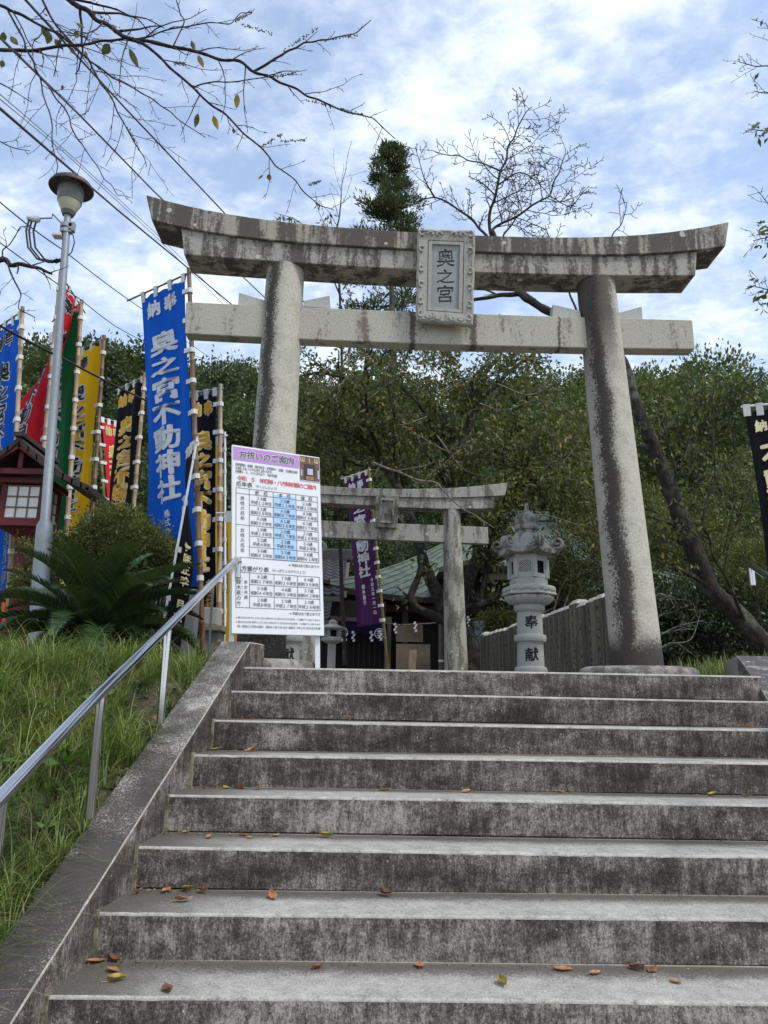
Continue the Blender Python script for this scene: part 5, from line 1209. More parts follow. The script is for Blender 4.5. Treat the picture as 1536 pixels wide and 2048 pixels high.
ORDN = ['first','second','third','fourth','fifth','sixth','seventh','eighth','ninth','tenth','eleventh','twelfth','thirteenth','fourteenth','fifteenth','sixteenth','seventeenth','eighteenth','nineteenth','twentieth']
bands = {}
for o in list(COL.objects):
    if o.get('group') in {q['group'] for q in protos}:
        b = 'on the skyline of the hill' if o.location.y > 34.5 and 'conifer' not in o.name else 'on the upper slope' if o.location.y > 28.5 else 'on the middle slope' if o.location.y > 22.8 else 'at the foot of the slope'
        bands.setdefault((o['label'].split(' on the ')[0].split(' at the ')[0], b), []).append(o)
for (lab, b), os_ in bands.items():
    os_.sort(key=lambda o: o.location.x/(o.location.y+5.15))
    for i, o in enumerate(os_):
        n = len(os_); w = 'the only one there' if n == 1 else (ORDN[i]+' from the left' if i < n/2 else 'last on the right' if i == n-1 else ORDN[n-1-i]+' from the right'); o['label'] = '%s %s, %s' % (lab, b, w)

# ---- the cedar above the beam
CY = 20.; ctop, cbot = at(776,296,CY), at(806,1330,CY)
ced = thing('cedar_tree', 'tall dark cedar rising above the gate beam left of the plaque', 'cedar', (cbot[0], CY, -.5))
tr = Tree(40, .012); P_, D_ = [], []
trunk = [np.array([cbot[0], CY, -.5])*(1-u)+ctop*u for u in np.linspace(0, 1, 14)]; tr.mb.tube(trunk, [.26*(1-u)+.02 for u in np.linspace(0, 1, 14)], 10)
rc = random.Random(9)
for py, w in ((300,14),(312,26),(326,34),(340,40),(356,36),(374,50),(392,44),(410,56),(425,40),(436,62),(450,66),(470,60),(490,74),(520,70),(550,84),(580,90),(610,86),(640,92),(680,88),(720,80)):
    for k in range(4):
        if rc.random() < .12: continue
        q, _ = path_at(trunk, max(0, min(1, (at(778,py,CY)[2]+.5)/(ctop[2]+.5)))); a = rc.uniform(0, 2*PI); L = w*(CY+5.15)/1538*rc.uniform(.7, 1.25)*1.12
        d = np.array([math.cos(a), math.sin(a), rc.uniform(-.1, .30)]); e = q+d*L; mid = q+d*L*.5-(0,0,.06); tr.mb.tube([q, mid, e], [.035,.022,.01], 5)
        for f in (.35, .6, .8, .98):
            c = q*(1-f)+e*f; m = 62; s_ = .085+.10*L*.35
            g_ = RNG.normal(size=(m, 3))*np.array([s_, s_, s_*.75]); P_.append(c+g_); D_.append(np.tile(d*.4+np.array([0,0,.75]), (m, 1))+g_/s_*.4+RNG.normal(size=(m, 3))*.3)
P_, D_ = np.concatenate(P_), np.concatenate(D_)
leaves('foliage', P_, D_, RNG.uniform(.12,.24,len(P_)), RNG.uniform(.035,.065,len(P_)), L_CEDAR, ced); tr.done('trunk', M_BARKG, ced)

# ---- the many-stemmed cherry behind the smaller gate
def A(pts, Y, dy=0.): return [at(x, y, Y+dy*i/(max(1, len(pts)-1))) for i, (x, y) in enumerate(pts)]
cb = at(905,1335,9.5)
ch = thing('cherry_tree', 'old gnarled cherry with crooked dark limbs behind the smaller gate', 'cherry tree', (cb[0], 9.5, 0))
tr = Tree(51, .0055); base = [np.array([cb[0]+.02, 9.5, -.1])]
tr.mb.tube(smooth_path([(cb[0]+.55,9.6,-.25),(cb[0]+.42,9.55,.15),at(935,1300,9.5),at(915,1262,9.5)], 5), [.40]*5+[.36]*5+[.26]*5+[.16], 12)
F0 = at(905,1262,9.5)
tr.limb([base[0], F0, at(880,1200,9.5), at(850,1135,9.55), at(838,1088,9.6), at(803,990,9.7), at(764,924,9.7), at(731,862,9.8), at(728,795,9.9), at(735,700,10.), at(748,610,10.)], .16, .028, 3, .42, .36, .18, .38, .12, n=12, knots=.06)
tr.limb([base[0], F0, at(869,1233,9.3), at(833,1215,9.2), at(823,1190,9.2), at(838,1150,9.3), at(845,1110,9.4)], .12, .05, 2, .5, .3, .2, .55, .12, n=10, knots=.08)
tr.limb([base[0], F0, at(935,1165,9.7), at(957,1100,9.8), at(930,1040,9.8), at(905,967,9.8), at(905,920,9.8), at(932,866,9.8), at(959,807,9.9), at(995,768,10.), at(1030,733,10.), at(1080,700,10.1)], .16, .022, 3, .42, .36, .18, .35, .12, n=12, knots=.06)
tr.limb([at(905,925,9.8), at(873,870,9.7), at(854,834,9.7), at(830,800,9.6), at(800,770,9.5), at(770,720,9.5)], .06, .015, 3, .32, .42, .2, .1, .12)
tr.limb([at(934,862,9.8), at(940,819,9.7), at(946,756,9.7), at(971,729,9.6), at(985,690,9.5)], .05, .012, 3, .32, .42, .2, .1, .12)
tr.limb([at(729,790,9.9), at(686,756,9.7), at(640,745,9.6), at(600,752,9.5), at(560,770,9.4)], .045, .012, 2, .28, .45, .15, .1, .12)
tr.limb([at(764,924,9.7), at(720,880,9.3), at(660,850,9.0), at(600,830,8.8)], .04, .012, 2, .28, .45, .12, .1, .12)
tr.limb([F0, at(932,1220,9.3), at(965,1207,9.0), at(1005,1190,8.8), at(1050,1178,8.6)], .085, .03, 2, .35, .4, .25, .3, .12)
tr.limb([at(963,1208,9.0), at(968,1170,9.0), at(972,1120,9.), at(985,1060,9.), at(1010,990,9.1), at(1060,920,9.2), at(1120,850,9.3)], .05, .012, 3, .3, .42, .2, .15, .12)
tr.limb([at(957,1100,9.8), at(1010,1000,9.4), at(1075,950,9.2), at(1150,900,9.)], .05, .012, 2, .3, .42, .2, .15, .12)
tr.done('limbs', M_BARK, ch); nt = len(tr.tips)
tw = Tree(58, .0042)
for pts in ([(905,920),(960,900),(1060,915),(1150,950),(1210,1000)], [(803,850),(900,905),(1010,930),(1110,985)], [(735,800),(790,760),(850,745),(905,700)], [(729,862),(660,800),(610,790),(560,815)], [(764,924),(740,960),(690,985),(650,970)], [(959,807),(1010,820),(1075,800),(1150,820)], [(995,768),(1060,790),(1120,760),(1165,745)], [(854,834),(800,850),(760,835),(700,850)], [(873,870),(930,940),(1000,960),(1050,1010)], [(946,756),(900,760),(860,730),(845,700)], [(971,729),(1010,700),(1060,712)], [(700,700),(690,760),(640,800),(600,870)], [(1020,1000),(1090,960),(1160,880),(1190,800)], [(1000,1060),(1080,1030),(1170,1050),(1220,1010)]):
    Yb = tw.r.uniform(8.6, 9.3); tw.limb([at(x, y, Yb) for x, y in pts], .016, .006, 3, .24, .40, .12, .1, .16)
tw.done('twigs', M_TWIGP, ch); tr.tips += tw.tips[::3]
fb = Tree(59, .003); fb.limb([at(x, y, 6.2) for x, y in ((745,925),(800,945),(870,965),(905,1000),(950,1030),(988,1056))], .020, .006, 2, .35, .35, .15, .1, .12); fb.done('front_branch', M_TWIGP, ch)
tp = np.array([q for q, _ in tr.tips]); 
k = RNG.integers(0, len(tp), 11000); P_ = tp[k]+RNG.normal(size=(len(k), 3))*.11; D_ = RNG.normal(size=(len(k), 3))*.6+np.array([0,-.1,-.55])
P2, D2 = clump_points(95, at(880,800,10.2), (2.7, 1.4, 1.45), 42, .14, .35); D2[:, 2] -= .5
P3, D3 = clump_points(50, at(640,900,10.4), (1.1, 1.0, 1.1), 44, .14, .35); D3[:, 2] -= .5
P4, D4 = clump_points(45, at(1130,930,10.2), (1.1, 1.0, 1.3), 42, .14, .35); D4[:, 2] -= .5
P_, D_ = np.concatenate([P_, P2, P3, P4]), np.concatenate([D_, D2, D3, D4])
leaves('leaves', P_, D_, RNG.uniform(.09,.155,len(P_)), RNG.uniform(.042,.07,len(P_)), L_CHERRY, ch, curl=.12)

# ---- the dark leaning cherry on the right; its bare top spreads over the beam
LY_ = 4.0
lean = thing('cherry_tree', 'dark leaning cherry whose trunk slants behind the right pillar', 'cherry tree', at(1560,1330,LY_))
tr = Tree(61, .0045)
tr.limb([at(1600,1372,LY_), at(1536,1300,LY_), at(1503,1261,LY_), at(1457,1212,LY_), at(1419,1174,LY_), at(1381,1082,LY_), at(1358,1032,LY_), at(1343,981,LY_), at(1311,901,LY_), at(1291,856,LY_), at(1268,798,4.1), at(1251,738,4.2), at(1215,680,4.3), at(1160,640,4.4), at(1105,626,4.5), at(1066,604,4.6), at(1035,575,4.7), at(1010,520,4.8), at(985,465,4.9)], .135, .040, 1, 1.2, .10, .2, .3, .15, n=12, knots=.09)
FL = np.array([0., 1., 0.])
top = at(981,466,5.0)
tr.limb([at(1010,520,4.8), at(981,466,5.), at(990,395,5.), at(1001,342,5.), at(1016,293,5.), at(1034,258,5.), at(1050,228,5.), at(1064,214,5.)], .030, .006, 3, .13, .42, .10, .16, .16, flat=FL)
tr.limb([at(1000,500,4.9), at(968,466,5.), at(945,439,5.), at(906,412,5.), at(870,395,5.), at(845,398,5.), at(822,406,5.)], .026, .006, 3, .13, .46, .18, .12, .16, flat=FL)
tr.limb([at(1005,505,4.9), at(985,461,5.), at(1030,435,5.), at(1065,410,5.), at(1100,390,5.), at(1118,346,5.), at(1126,320,5.), at(1131,297,5.)], .026, .005, 3, .13, .46, .10, .15, .16, flat=FL)
tr.limb([at(1010,515,4.9), at(1007,470,5.), at(1030,439,5.), at(1038,417,5.), at(1010,388,5.)], .018, .005, 2, .16, .5, .1, .2, .2, flat=FL)
tr.limb([at(1001,342,5.), at(960,325,5.), at(920,312,5.), at(885,308,5.), at(862,300,5.)], .014, .004, 2, .15, .5, .12, .1, .18, flat=FL)
tr.limb([at(996,370,5.), at(1040,345,5.), at(1080,370,5.), at(1110,405,5.)], .014, .004, 2, .15, .5, .12, .1, .18, flat=FL)
tr.limb([at(870,395,5.), at(850,360,5.), at(838,320,5.), at(830,292,5.)], .012, .004, 2, .13, .5, .12, .1, .18, flat=FL)
tr.limb([at(1100,392,5.), at(1140,412,5.), at(1165,385,5.), at(1178,372,5.)], .010, .004, 2, .13, .5, .12, .1, .2, flat=FL)
tr.limb([at(1066,604,4.6), at(1039,588,4.6), at(1000,590,4.7), at(950,599,4.8), at(900,610,4.9)], .048, .018, 2, .25, .45, .15, .2, .15)
tr.limb([at(1160,640,4.4), at(1205,560,4.4), at(1225,470,4.4), at(1248,432,4.4), at(1254,404,4.4)], .018, .004, 2, .20, .45, .15, .55, .18, flat=FL)
tr.limb([at(1160,640,4.4), at(1140,590,4.5), at(1132,560,4.5), at(1110,520,4.6), at(1090,450,4.6)], .018, .004, 2, .20, .45, .15, .3, .18, flat=FL)
tr.limb([at(1381,1082,LY_), at(1345,1050,4.), at(1300,1034,4.), at(1262,1020,4.2)], .022, .007, 2, .2, .5, .1, .1, .2)
tr.limb([at(1419,1174,LY_), at(1380,1150,3.9), at(1340,1135,3.9), at(1305,1115,4.)], .032, .01, 2, .22, .5, .1, .1, .2)
tr.limb([at(1503,1261,LY_), at(1460,1170,3.7), at(1425,1110,3.6), at(1405,1050,3.6), at(1430,960,3.6), at(1425,860,3.6), at(1422,790,3.6)], .026, .006, 2, .24, .5, .1, .1, .15)
tr.limb([at(1430,960,3.6), at(1450,930,3.6), at(1500,900,3.6), at(1536,880,3.6)], .014, .005, 2, .2, .5, .1, .1, .15)
tr.limb([at(1343,981,LY_), at(1350,930,3.9), at(1335,880,3.9), at(1310,800,3.9), at(1300,770,3.9)], .016, .005, 2, .2, .5, .1, .1, .15)
tr.done('limbs', M_BARK, lean)
tp = [q for q, _ in tr.tips if at(768, 700, 4.)[2] > q[2]]; tp = np.array(tp); k = RNG.integers(0, len(tp), 900)
P_ = tp[k]+RNG.normal(size=(len(k), 3))*.05; D_ = RNG.normal(size=(len(k), 3))*.5+np.array([0,-.1,-.8])
leaves('leaves', P_, D_, RNG.uniform(.06,.105,len(P_)), RNG.uniform(.028,.045,len(P_)), L_CHERRY, lean, curl=.15)
# sparse leafy twigs just above the beam on the left
sp = thing('sapling', 'thin sapling with a few leaves peeping over the left half of the beam', 'sapling', at(690,1300,10.5))
tr = Tree(71, .004); tr.limb([at(690,1330,10.5), at(690,900,10.6), at(680,600,10.6), at(672,470,10.6), at(682,400,10.6), at(693,335,10.6)], .05, .006, 2, .5, .16, .25, .45, .12); tr.limb([at(684,600,10.6), at(640,500,10.6), at(600,445,10.6), at(548,425,10.6)], .02, .005, 2, .3, .3, .2, .4, .15)
tr.done('stem', M_TWIG, sp); tp = np.array([q for q, _ in tr.tips]); k = RNG.integers(0, len(tp), 420); k2 = tp[k][:, 2]
sel = (k2 < at(680,425,10.6)[2]); P_ = (tp[k]+RNG.normal(size=(len(k), 3))*.05)[sel]; leaves('leaves', P_, RNG.normal(size=(len(P_), 3))*.5+np.array([0,0,-.8]), .13, .05, L_CHERRY, sp, curl=.1)

# ---- the bare branches hanging in from the upper left
ov = thing('cherry_tree', 'bare lichen-covered branches hanging in from the upper left with a few yellow leaves', 'cherry tree', (-5.4, .8, -.1))
tr = Tree(81, .0024); q = lambda x, y, Y=1.0: at(x/1.873, y/1.873, Y); FL2 = nrm(np.array([.25, 1., -.35]))
hub = at(-420,150,.9)
tr.limb([(-5.4,.8,-.2), (-5.35,.8,1.5), (-5.2,.85,3.0), hub], .20, .12, 0, n=12, knots=.05)
kw = dict(flat=FL2, wig=.15)
tr.limb([hub, at(-150,-180,1.0), q(150,-90)], .085, .034, 0, n=10)
tr.limb([q(150,-90), q(260,0), q(330,40), q(400,90), q(470,140), q(560,155), q(700,185), q(830,225), q(950,270), q(1050,310), q(1150,360), q(1250,400), q(1350,430), q(1400,445), q(1480,520)], .027, .004, 3, .17, .22, -.02, .06, knots=.14, **kw)
tr.limb([q(500,150), q(600,215), q(680,290), q(740,345), q(800,400), q(880,465), q(950,530), q(1010,590), q(1060,640), q(1130,710), q(1200,770), q(1250,787)], .0145, .0035, 3, .16, .24, -.02, .1, knots=.1, **kw)
tr.limb([q(950,268), q(1030,220), q(1080,190), q(1140,160), q(1200,150), q(1260,140), q(1330,125), q(1390,75)], .013, .004, 2, .14, .3, .05, .1, knots=.12, **kw)
tr.limb([q(725,328), q(780,310), q(850,308), q(920,300), q(990,290), q(1060,285), q(1110,270)], .010, .004, 2, .16, .3, 0, .1, knots=.15, **kw)
tr.limb([q(520,145), q(600,120), q(700,100), q(780,85), q(860,90), q(900,50), q(945,45)], .011, .004, 2, .16, .32, .05, .1, knots=.12, **kw)
tr.limb([q(650,170), q(690,80), q(670,30), q(660,0), q(655,-40)], .008, .004, 2, .15, .3, 0, .1, knots=.15, **kw)
tr.limb([hub, at(-120,105,.9), q(0,187,.95), q(120,190), q(240,170), q(330,165), q(420,152), q(475,143)], .022, .010, 3, .22, .24, -.1, .3, knots=.1, **kw)
tr.limb([hub, at(-150,-40,.8), q(0,20,.9), q(80,55), q(180,110), q(260,160), q(330,220), q(360,280), q(400,340), q(440,420), q(480,490), q(520,560), q(550,625)], .018, .004, 3, .20, .24, -.1, .2, knots=.12, **kw)
tr.limb([q(140,-40), q(200,80), q(260,150), q(320,215)], .013, .008, 2, .2, .4, -.05, .1, knots=.1, **kw)
tr.limb([q(330,225), q(420,290), q(500,330), q(570,370), q(640,420), q(700,470), q(770,515)], .010, .004, 3, .18, .32, -.05, .1, knots=.1, **kw)
tr.limb([q(30,40), q(90,150), q(125,230), q(150,290), q(160,350), q(185,420), q(195,500), q(205,580), q(210,655)], .010, .004, 2, .18, .3, -.1, .15, knots=.12, **kw)
tr.limb([q(150,290), q(210,370), q(260,440), q(290,520), q(340,590), q(390,670), q(440,730), q(490,742)], .008, .003, 2, .17, .26, -.05, .1, knots=.1, **kw)
tr.limb([at(-150,640,1.2), at(0,520,1.2), at(40,528,1.2), at(78,536,1.2), at(104,548,1.2)], .030, .010, 2, .2, .35, .05, .4, knots=.12, **kw)
tr.limb([at(-100,480,1.2), at(0,515,1.2), at(18,490,1.2), at(40,455,1.2), at(58,450,1.2)], .010, .004, 2, .15, .35, .1, .4, knots=.12, **kw)
tr.limb([at(14,520,1.2), at(28,560,1.2), at(42,590,1.2), at(38,618,1.2), at(70,635,1.2)], .009, .004, 2, .14, .4, 0, .2, knots=.12, **kw)
tr.limb([at(-60,250,1.1), at(-5,280,1.1), at(25,295,1.1), at(60,302,1.1)], .008, .004, 2, .14, .4, 0, .2, knots=.12, **kw)
tr.limb([at(-40,150,1.0), q(0,312), q(50,340), q(118,383)], .009, .004, 2, .14, .3, 0, .2, knots=.12, **kw)
tr.done('limbs', M_TWIG, ov)
def one_leaf(px, py, Y, length, wid, ang, mat, parent, label=None, tilt=.3):
    c = at(px, py, Y); d = RT*math.cos(ang)+UP*math.sin(ang)+FW*tilt; d = nrm(d); s_ = nrm(np.cross(d, FW)+FW*.3); mb = MB(); u_ = nrm(np.cross(s_, d))
    o = len(mb.v); prof = [(0,.02),(.12,.55),(.3,.95),(.5,1.0),(.7,.75),(.88,.35),(1,.02)]
    for t, w in prof:
        b = c+d*t*length-u_*length*.12*t*t
        for sg in (-1, 0, 1): mb.v.append(tuple(b+s_*sg*w*wid/2+u_*abs(sg)*wid*.14*w))
    for i in range(len(prof)-1):
        for j in range(2): a = i*3+j; mb.f.append((a, a+1, a+4, a+3)); mb.m.append(0)
    mb.tube([c-d*length*.3, c], .0013, 4)
    return mb.build('leaf', mat, parent, smooth=80)
M_LFY, g_, b_ = mk('yellowing_leaf', rough=.6); c_ = g_.tc('Object'); g_.put(b_.inputs['Base Color'], g_.ramp(g_.noise(c_, 30, 4), [(.35, (.16,.16,.03)), (.5, (.36,.25,.04)), (.7, (.42,.22,.03))]))
M_LFG, g_, b_ = mk('olive_leaf', rough=.6); c_ = g_.tc('Object'); g_.put(b_.inputs['Base Color'], g_.ramp(g_.noise(c_, 30, 4), [(.35, (.07,.09,.02)), (.6, (.14,.15,.03)), (.75, (.25,.19,.04))]))
M_LFO, g_, b_ = mk('orange_leaf', rough=.6); c_ = g_.tc('Object'); g_.put(b_.inputs['Base Color'], g_.ramp(g_.noise(c_, 40, 4), [(.35, (.25,.10,.04)), (.55, (.40,.18,.07)), (.75, (.48,.29,.13))]))
M_LFB, g_, b_ = mk('brown_leaf', rough=.6); c_ = g_.tc('Object'); g_.put(b_.inputs['Base Color'], g_.ramp(g_.noise(c_, 40, 4), [(.35, (.10,.04,.02)), (.6, (.22,.09,.045)), (.75, (.33,.15,.07))]))
for (x, y, l, w, a, m) in ((718,152,.095,.045,-PI*.42,M_LFG),(742,205,.125,.05,-PI*.38,M_LFY),(485,180,.195,.06,-PI*.38,M_LFG),(410,165,.12,.085,-PI*.75,M_LFG),(320,190,.08,.035,-PI*.5,M_LFO),(890,352,.13,.055,-PI*.55,M_LFY),(742,425,.13,.05,-PI*.6,M_LFG),(800,432,.13,.055,-PI*.42,M_LFY),(875,480,.05,.03,-PI*.5,M_LFB),(1008,652,.06,.045,-PI*.5,M_LFB),(985,655,.06,.02,-PI*.8,M_LFY),(165,50,.04,.02,-PI*.2,M_LFO),(40,135,.10,.06,-PI*.3,M_LFG),(15,120,.09,.06,-PI*.6,M_LFG),(10,225,.07,.05,-PI*.6,M_LFG),(160,95,.13,.07,-PI*.4,M_LFG),(185,120,.11,.07,-PI*.6,M_LFG),(205,145,.12,.06,-PI*.3,M_LFG),(285,85,.09,.04,-PI*.15,M_LFG),(285,115,.07,.05,-PI*.5,M_LFG),(265,175,.07,.04,-PI*.4,M_LFG),(235,318,.05,.025,-PI*.6,M_LFB)):
    one_leaf(x/1.873, y/1.873, 1.0, l, w, a, m, ov)
M_LICHEN = plain('grey_green_lichen', (.17,.19,.14), .95, 0, .3, 60)
mb = MB(); rl = random.Random(4)
for pts in ([q(880,80), q(945,45)], [q(900,90), q(1020,128)], [q(1060,190), q(1190,105)], [q(1200,150), q(1340,130)], [q(990,290), q(1110,275)], [q(980,550), q(1060,500)], [q(1050,530), q(1150,525)], [q(1150,375), q(1250,400)], [q(1240,400), q(1360,430)], [q(480,480), q(520,560)], [q(1160,690), q(1200,680)], [q(650,235), q(690,240)], [q(340,40), q(500,140)]):
    for k in range(46):
        c = pts[0]+(pts[1]-pts[0])*rl.random()+np.array([rl.gauss(0,.006), rl.gauss(0,.006), rl.gauss(0,.008)]); s_ = rl.uniform(.004, .010)
        mb.lathe([(s_*.3,-s_), (s_,0), (s_*.3,s_)], c, 4, rl.random())
lc = mb.build('lichen_tufts', M_LICHEN, ov); lc['kind'] = 'stuff'

# ---- twigs reaching in from the right edge
rt_ = thing('garden_tree', 'leafy twigs with small dark fruit reaching in at the right edge of the sky', 'tree', (4.6, 2.0, -.1))
tr = Tree(91, .0026); R2 = 2.0; tb = at(1720,700,R2)
tr.limb([(tb[0]+.15, R2, -.1), (tb[0]+.1, R2, 1.5), tb, at(1740,300,R2), at(1700,50,R2)], .09, .03, 0)
FL = np.array([0., 1., 0.])
for pts in ([(1720,180),(1600,150),(1545,70),(1530,45)], [(1720,260),(1600,150),(1536,132),(1500,130),(1478,124)], [(1720,320),(1600,210),(1545,190),(1520,185),(1508,182)], [(1700,330),(1600,280),(1540,262),(1512,260),(1495,258)], [(1730,500),(1600,440),(1550,420),(1530,400),(1516,384)], [(1730,600),(1600,480),(1545,470),(1520,478),(1506,482)], [(1730,700),(1600,600),(1545,580),(1520,575),(1508,570)]):
    tr.limb([at(x, y, R2) for x, y in pts], .012, .004, 2, .12, .3, .05, .55, .2, flat=FL)
tr.done('twigs', M_TWIG, rt_)
P_ = []
for (x0, x1, y0, y1, n) in ((1512,1560,245,275,20),(1514,1560,435,505,34),(1510,1560,555,625,34),(1502,1530,25,45,3),(1508,1516,158,170,2),(1470,1480,122,132,1)):
    for _ in range(n): P_.append(at(rl.uniform(x0, x1), rl.uniform(y0, y1), R2+rl.uniform(-.12,.12)))
P_ = np.array(P_); leaves('leaves', P_, RNG.normal(size=(len(P_),3))*.6+np.array([-.5,0,-.5]), RNG.uniform(.07,.12,len(P_)), RNG.uniform(.028,.045,len(P_)), L_TREE if False else L_CHERRY, rt_, curl=.1)

# ---- bushes
def bush(label, c, rad, n, per, cr, leaf, mat, name='bush', cat='bush', group=None, stems=7, ll=(.7,1.3)):
    c = np.asarray(c, float); b = thing(name, label, cat, (c[0], c[1], max(-.1, bank_z(c[0], c[1]) if c[1] < 1 else -.03)), group)
    P_, D_ = clump_points(n, c, rad, per, cr, .62); D_[:, 2] += .35
    leaves('foliage', P_, D_, leaf*RNG.uniform(ll[0], ll[1], len(P_)), leaf*.5*RNG.uniform(.7, 1.2, len(P_)), mat, b)
    tr = Tree(int(abs(c[0])*100)+n, .004); o = ORG[b.name]
    for i in range(stems):
        a = 2*PI*i/stems+.4; e = c+np.array([math.cos(a)*rad[0]*.75, math.sin(a)*rad[1]*.75, rad[2]*.35*math.sin(i*2.)]); tr.limb([o+(0.03*math.cos(a),.03*math.sin(a),-.05), (o+e)/2+(0,0,.05), e], .022, .008, 1, .2, .4, .2, .4, .15)
    tr.done('stems', M_BARKG, b); return b
c = at(240,1095,2.35); bush('large rounded olive bush behind the cycad and the lamp post', c, (.47,.42,.40), 130, 120, .055, .034, L_BUSH)
c = at(312,1125,2.5); bush('spreading olive bush in front of the tall blue banner', c+(0,0,-.05), (.26,.24,.26), 70, 100, .05, .034, L_BUSH)
c = at(110,1140,2.6); bush('yellowish bush beside the red wooden lantern', c, (.50,.4,.34), 80, 100, .055, .036, L_BUSH)
for (px, py, Y, rx_, rz_, lab) in ((1515,1135,5.2,.50,.36,'light olive clipped bush at the right edge under the handrail end'),):
    c = at(px, py, Y); bush(lab, c, (rx_, .6, rz_), 110, 100, .06, .036, L_BUSH)
for (px, py, Y, r_, rz_, lab) in ((1290,1235,6.2,.75,.75,'dark glossy shrub behind the right pillar foot'),(1400,1260,5.6,.75,.6,'dark glossy shrub under the leaning trunk'),(1500,1245,6.4,.9,.9,'dark glossy shrub at the right edge behind the leaning trunk'),(1370,1120,8.4,1.2,1.0,'tall dark shrub behind the leaning trunk'),(1490,1040,9.0,1.3,1.3,'tall dark shrub behind the black banner at right'),(1000,1270,10.8,.5,.45,'small dark shrub between the blue grey pipe and the fence'),(1180,1130,9.4,.9,.9,'tall dark shrub rising behind the stone fence'),(1245,1030,11.,1.2,1.2,'broad dark shrub between fence and right pillar')):
    c = at(px, py, Y); bush(lab, c, (r_, r_*.8, rz_), 100, 90, .10, .07, L_DARK if Y < 7 else L_FOREST2 if px > 1400 else L_CHERRY, 'shrub', 'shrub')
# dead twigs tangled in front of the dark shrubs
br = thing('bare_shrub', 'tangle of bare pale twigs between the fence and the leaning trunk', 'shrub', at(1290,1320,4.6)); tr = Tree(101, .0025)
for (pts, r0) in (([(1240,1330),(1290,1290),(1350,1255),(1410,1240)],.018), ([(1225,1250),(1290,1262),(1330,1265),(1370,1255)],.012), ([(1300,1330),(1330,1290),(1380,1280),(1400,1230)],.014), ([(1310,1330),(1300,1260),(1290,1200),(1320,1170)],.010), ([(1270,1330),(1270,1240),(1310,1190),(1350,1195)],.010)):
    tr.limb([at(x, y, 4.6) for x, y in pts], r0, .004, 2, .16, .5, .1, .1, .2)
tr.done('twigs', M_TWIGP, br)
br = thing('bare_shrub', 'spray of bare grey twigs above the stone fence beside the lantern', 'shrub', (2.0, 9.0, 0)); tr = Tree(102, .004)
for pts in ([(1090,1300),(1120,1180),(1160,1130),(1200,1090)], [(1100,1300),(1150,1160),(1190,1140),(1230,1150)], [(1085,1290),(1090,1180),(1120,1100),(1160,1040)], [(1100,1280),(1170,1190),(1220,1180),(1260,1190)]):
    tr.limb([at(x, y, 9.0) for x, y in pts], .02, .006, 2, .22, .5, .12, .15, .2)
tr.done('twigs', M_TWIGP, br)

# ---- the cycad
cc = at(188,1300,.75); cz = bank_z(cc[0], .75)
cyc = thing('cycad', 'large dark green cycad with arching feathery fronds on the bank', 'cycad', (cc[0], .75, cz))
def frond(L, arch, seed):
    r = np.random.default_rng(seed); n = 78; V, F = [], []
    ts = np.linspace(.10, 1, n); ang = 1.25-arch*ts**1.3
    P_ = np.stack([np.cumsum(np.cos(ang))*L/n, np.zeros(n), np.cumsum(np.sin(ang))*L/n], 1)
    for i, t in enumerate(ts):
        tg = np.array([math.cos(ang[i]), 0, math.sin(ang[i])]); up_ = np.array([-tg[2], 0, tg[0]]); ll = .17*L*(math.sin(PI*min(1, .12+t*.86))**.7+.08)
        for sg in (-1, 1):
            d = nrm(np.array([0, sg, 0])*.80+tg*.62+up_*(.42+r.normal()*.05)); w = .0068; b = P_[i]; m_ = b+d*ll*.6+(0,0,0); e = b+d*ll-np.array([0,0,.10*ll]); s_ = tg*w
            o = len(V); V += [b-s_, b+s_, m_+s_*.9, m_-s_*.9, e]; F += [(o, o+1, o+2, o+3), (o+3, o+2, o+4, o+4)]
    mb = MB(); 
    for f in F: pass
    mb.v = [tuple(p) for p in V]; mb.f = [f if f[2] != f[3] else f[:3] for f in F]; mb.m = [0]*len(F)
    pts = [np.array([0,0,0.])]+list(P_); mb.tube(pts[::4], [.008*(1-.8*i/16) for i in range(len(pts[::4]))], 5)
    return mb
fr = [frond(L, a, 7+i).build('frond', L_CYCAD, None) for i, (L, a) in enumerate(((.95,1.35),(1.0,1.15),(.9,1.65),(.92,.95),(.85,2.0)))]
rf = random.Random(17); nfr = 64
for i in range(nfr):
    s_ = fr[i % 5]; o = s_ if i < 5 else s_.copy()
    if i >= 5: COL.objects.link(o)
    o.parent = cyc; o.location = (rf.uniform(-.04,.04), rf.uniform(-.04,.04), .22+rf.uniform(-.05,.05)); tilt = [.25,.05,.45,-.15,.55][i % 5]+rf.uniform(-.12,.12); o.rotation_euler = (rf.uniform(-.15,.15), tilt, i*2.399+rf.uniform(-.2,.2)); k = rf.uniform(.85, 1.1); o.scale = (k, k, k)
mb = MB(); mb.lathe([(.13,-.1),(.15,.05),(.13,.18),(.06,.28)], (cc[0], .75, cz), 14); mb.build('trunk', M_BARK, cyc, smooth=60)

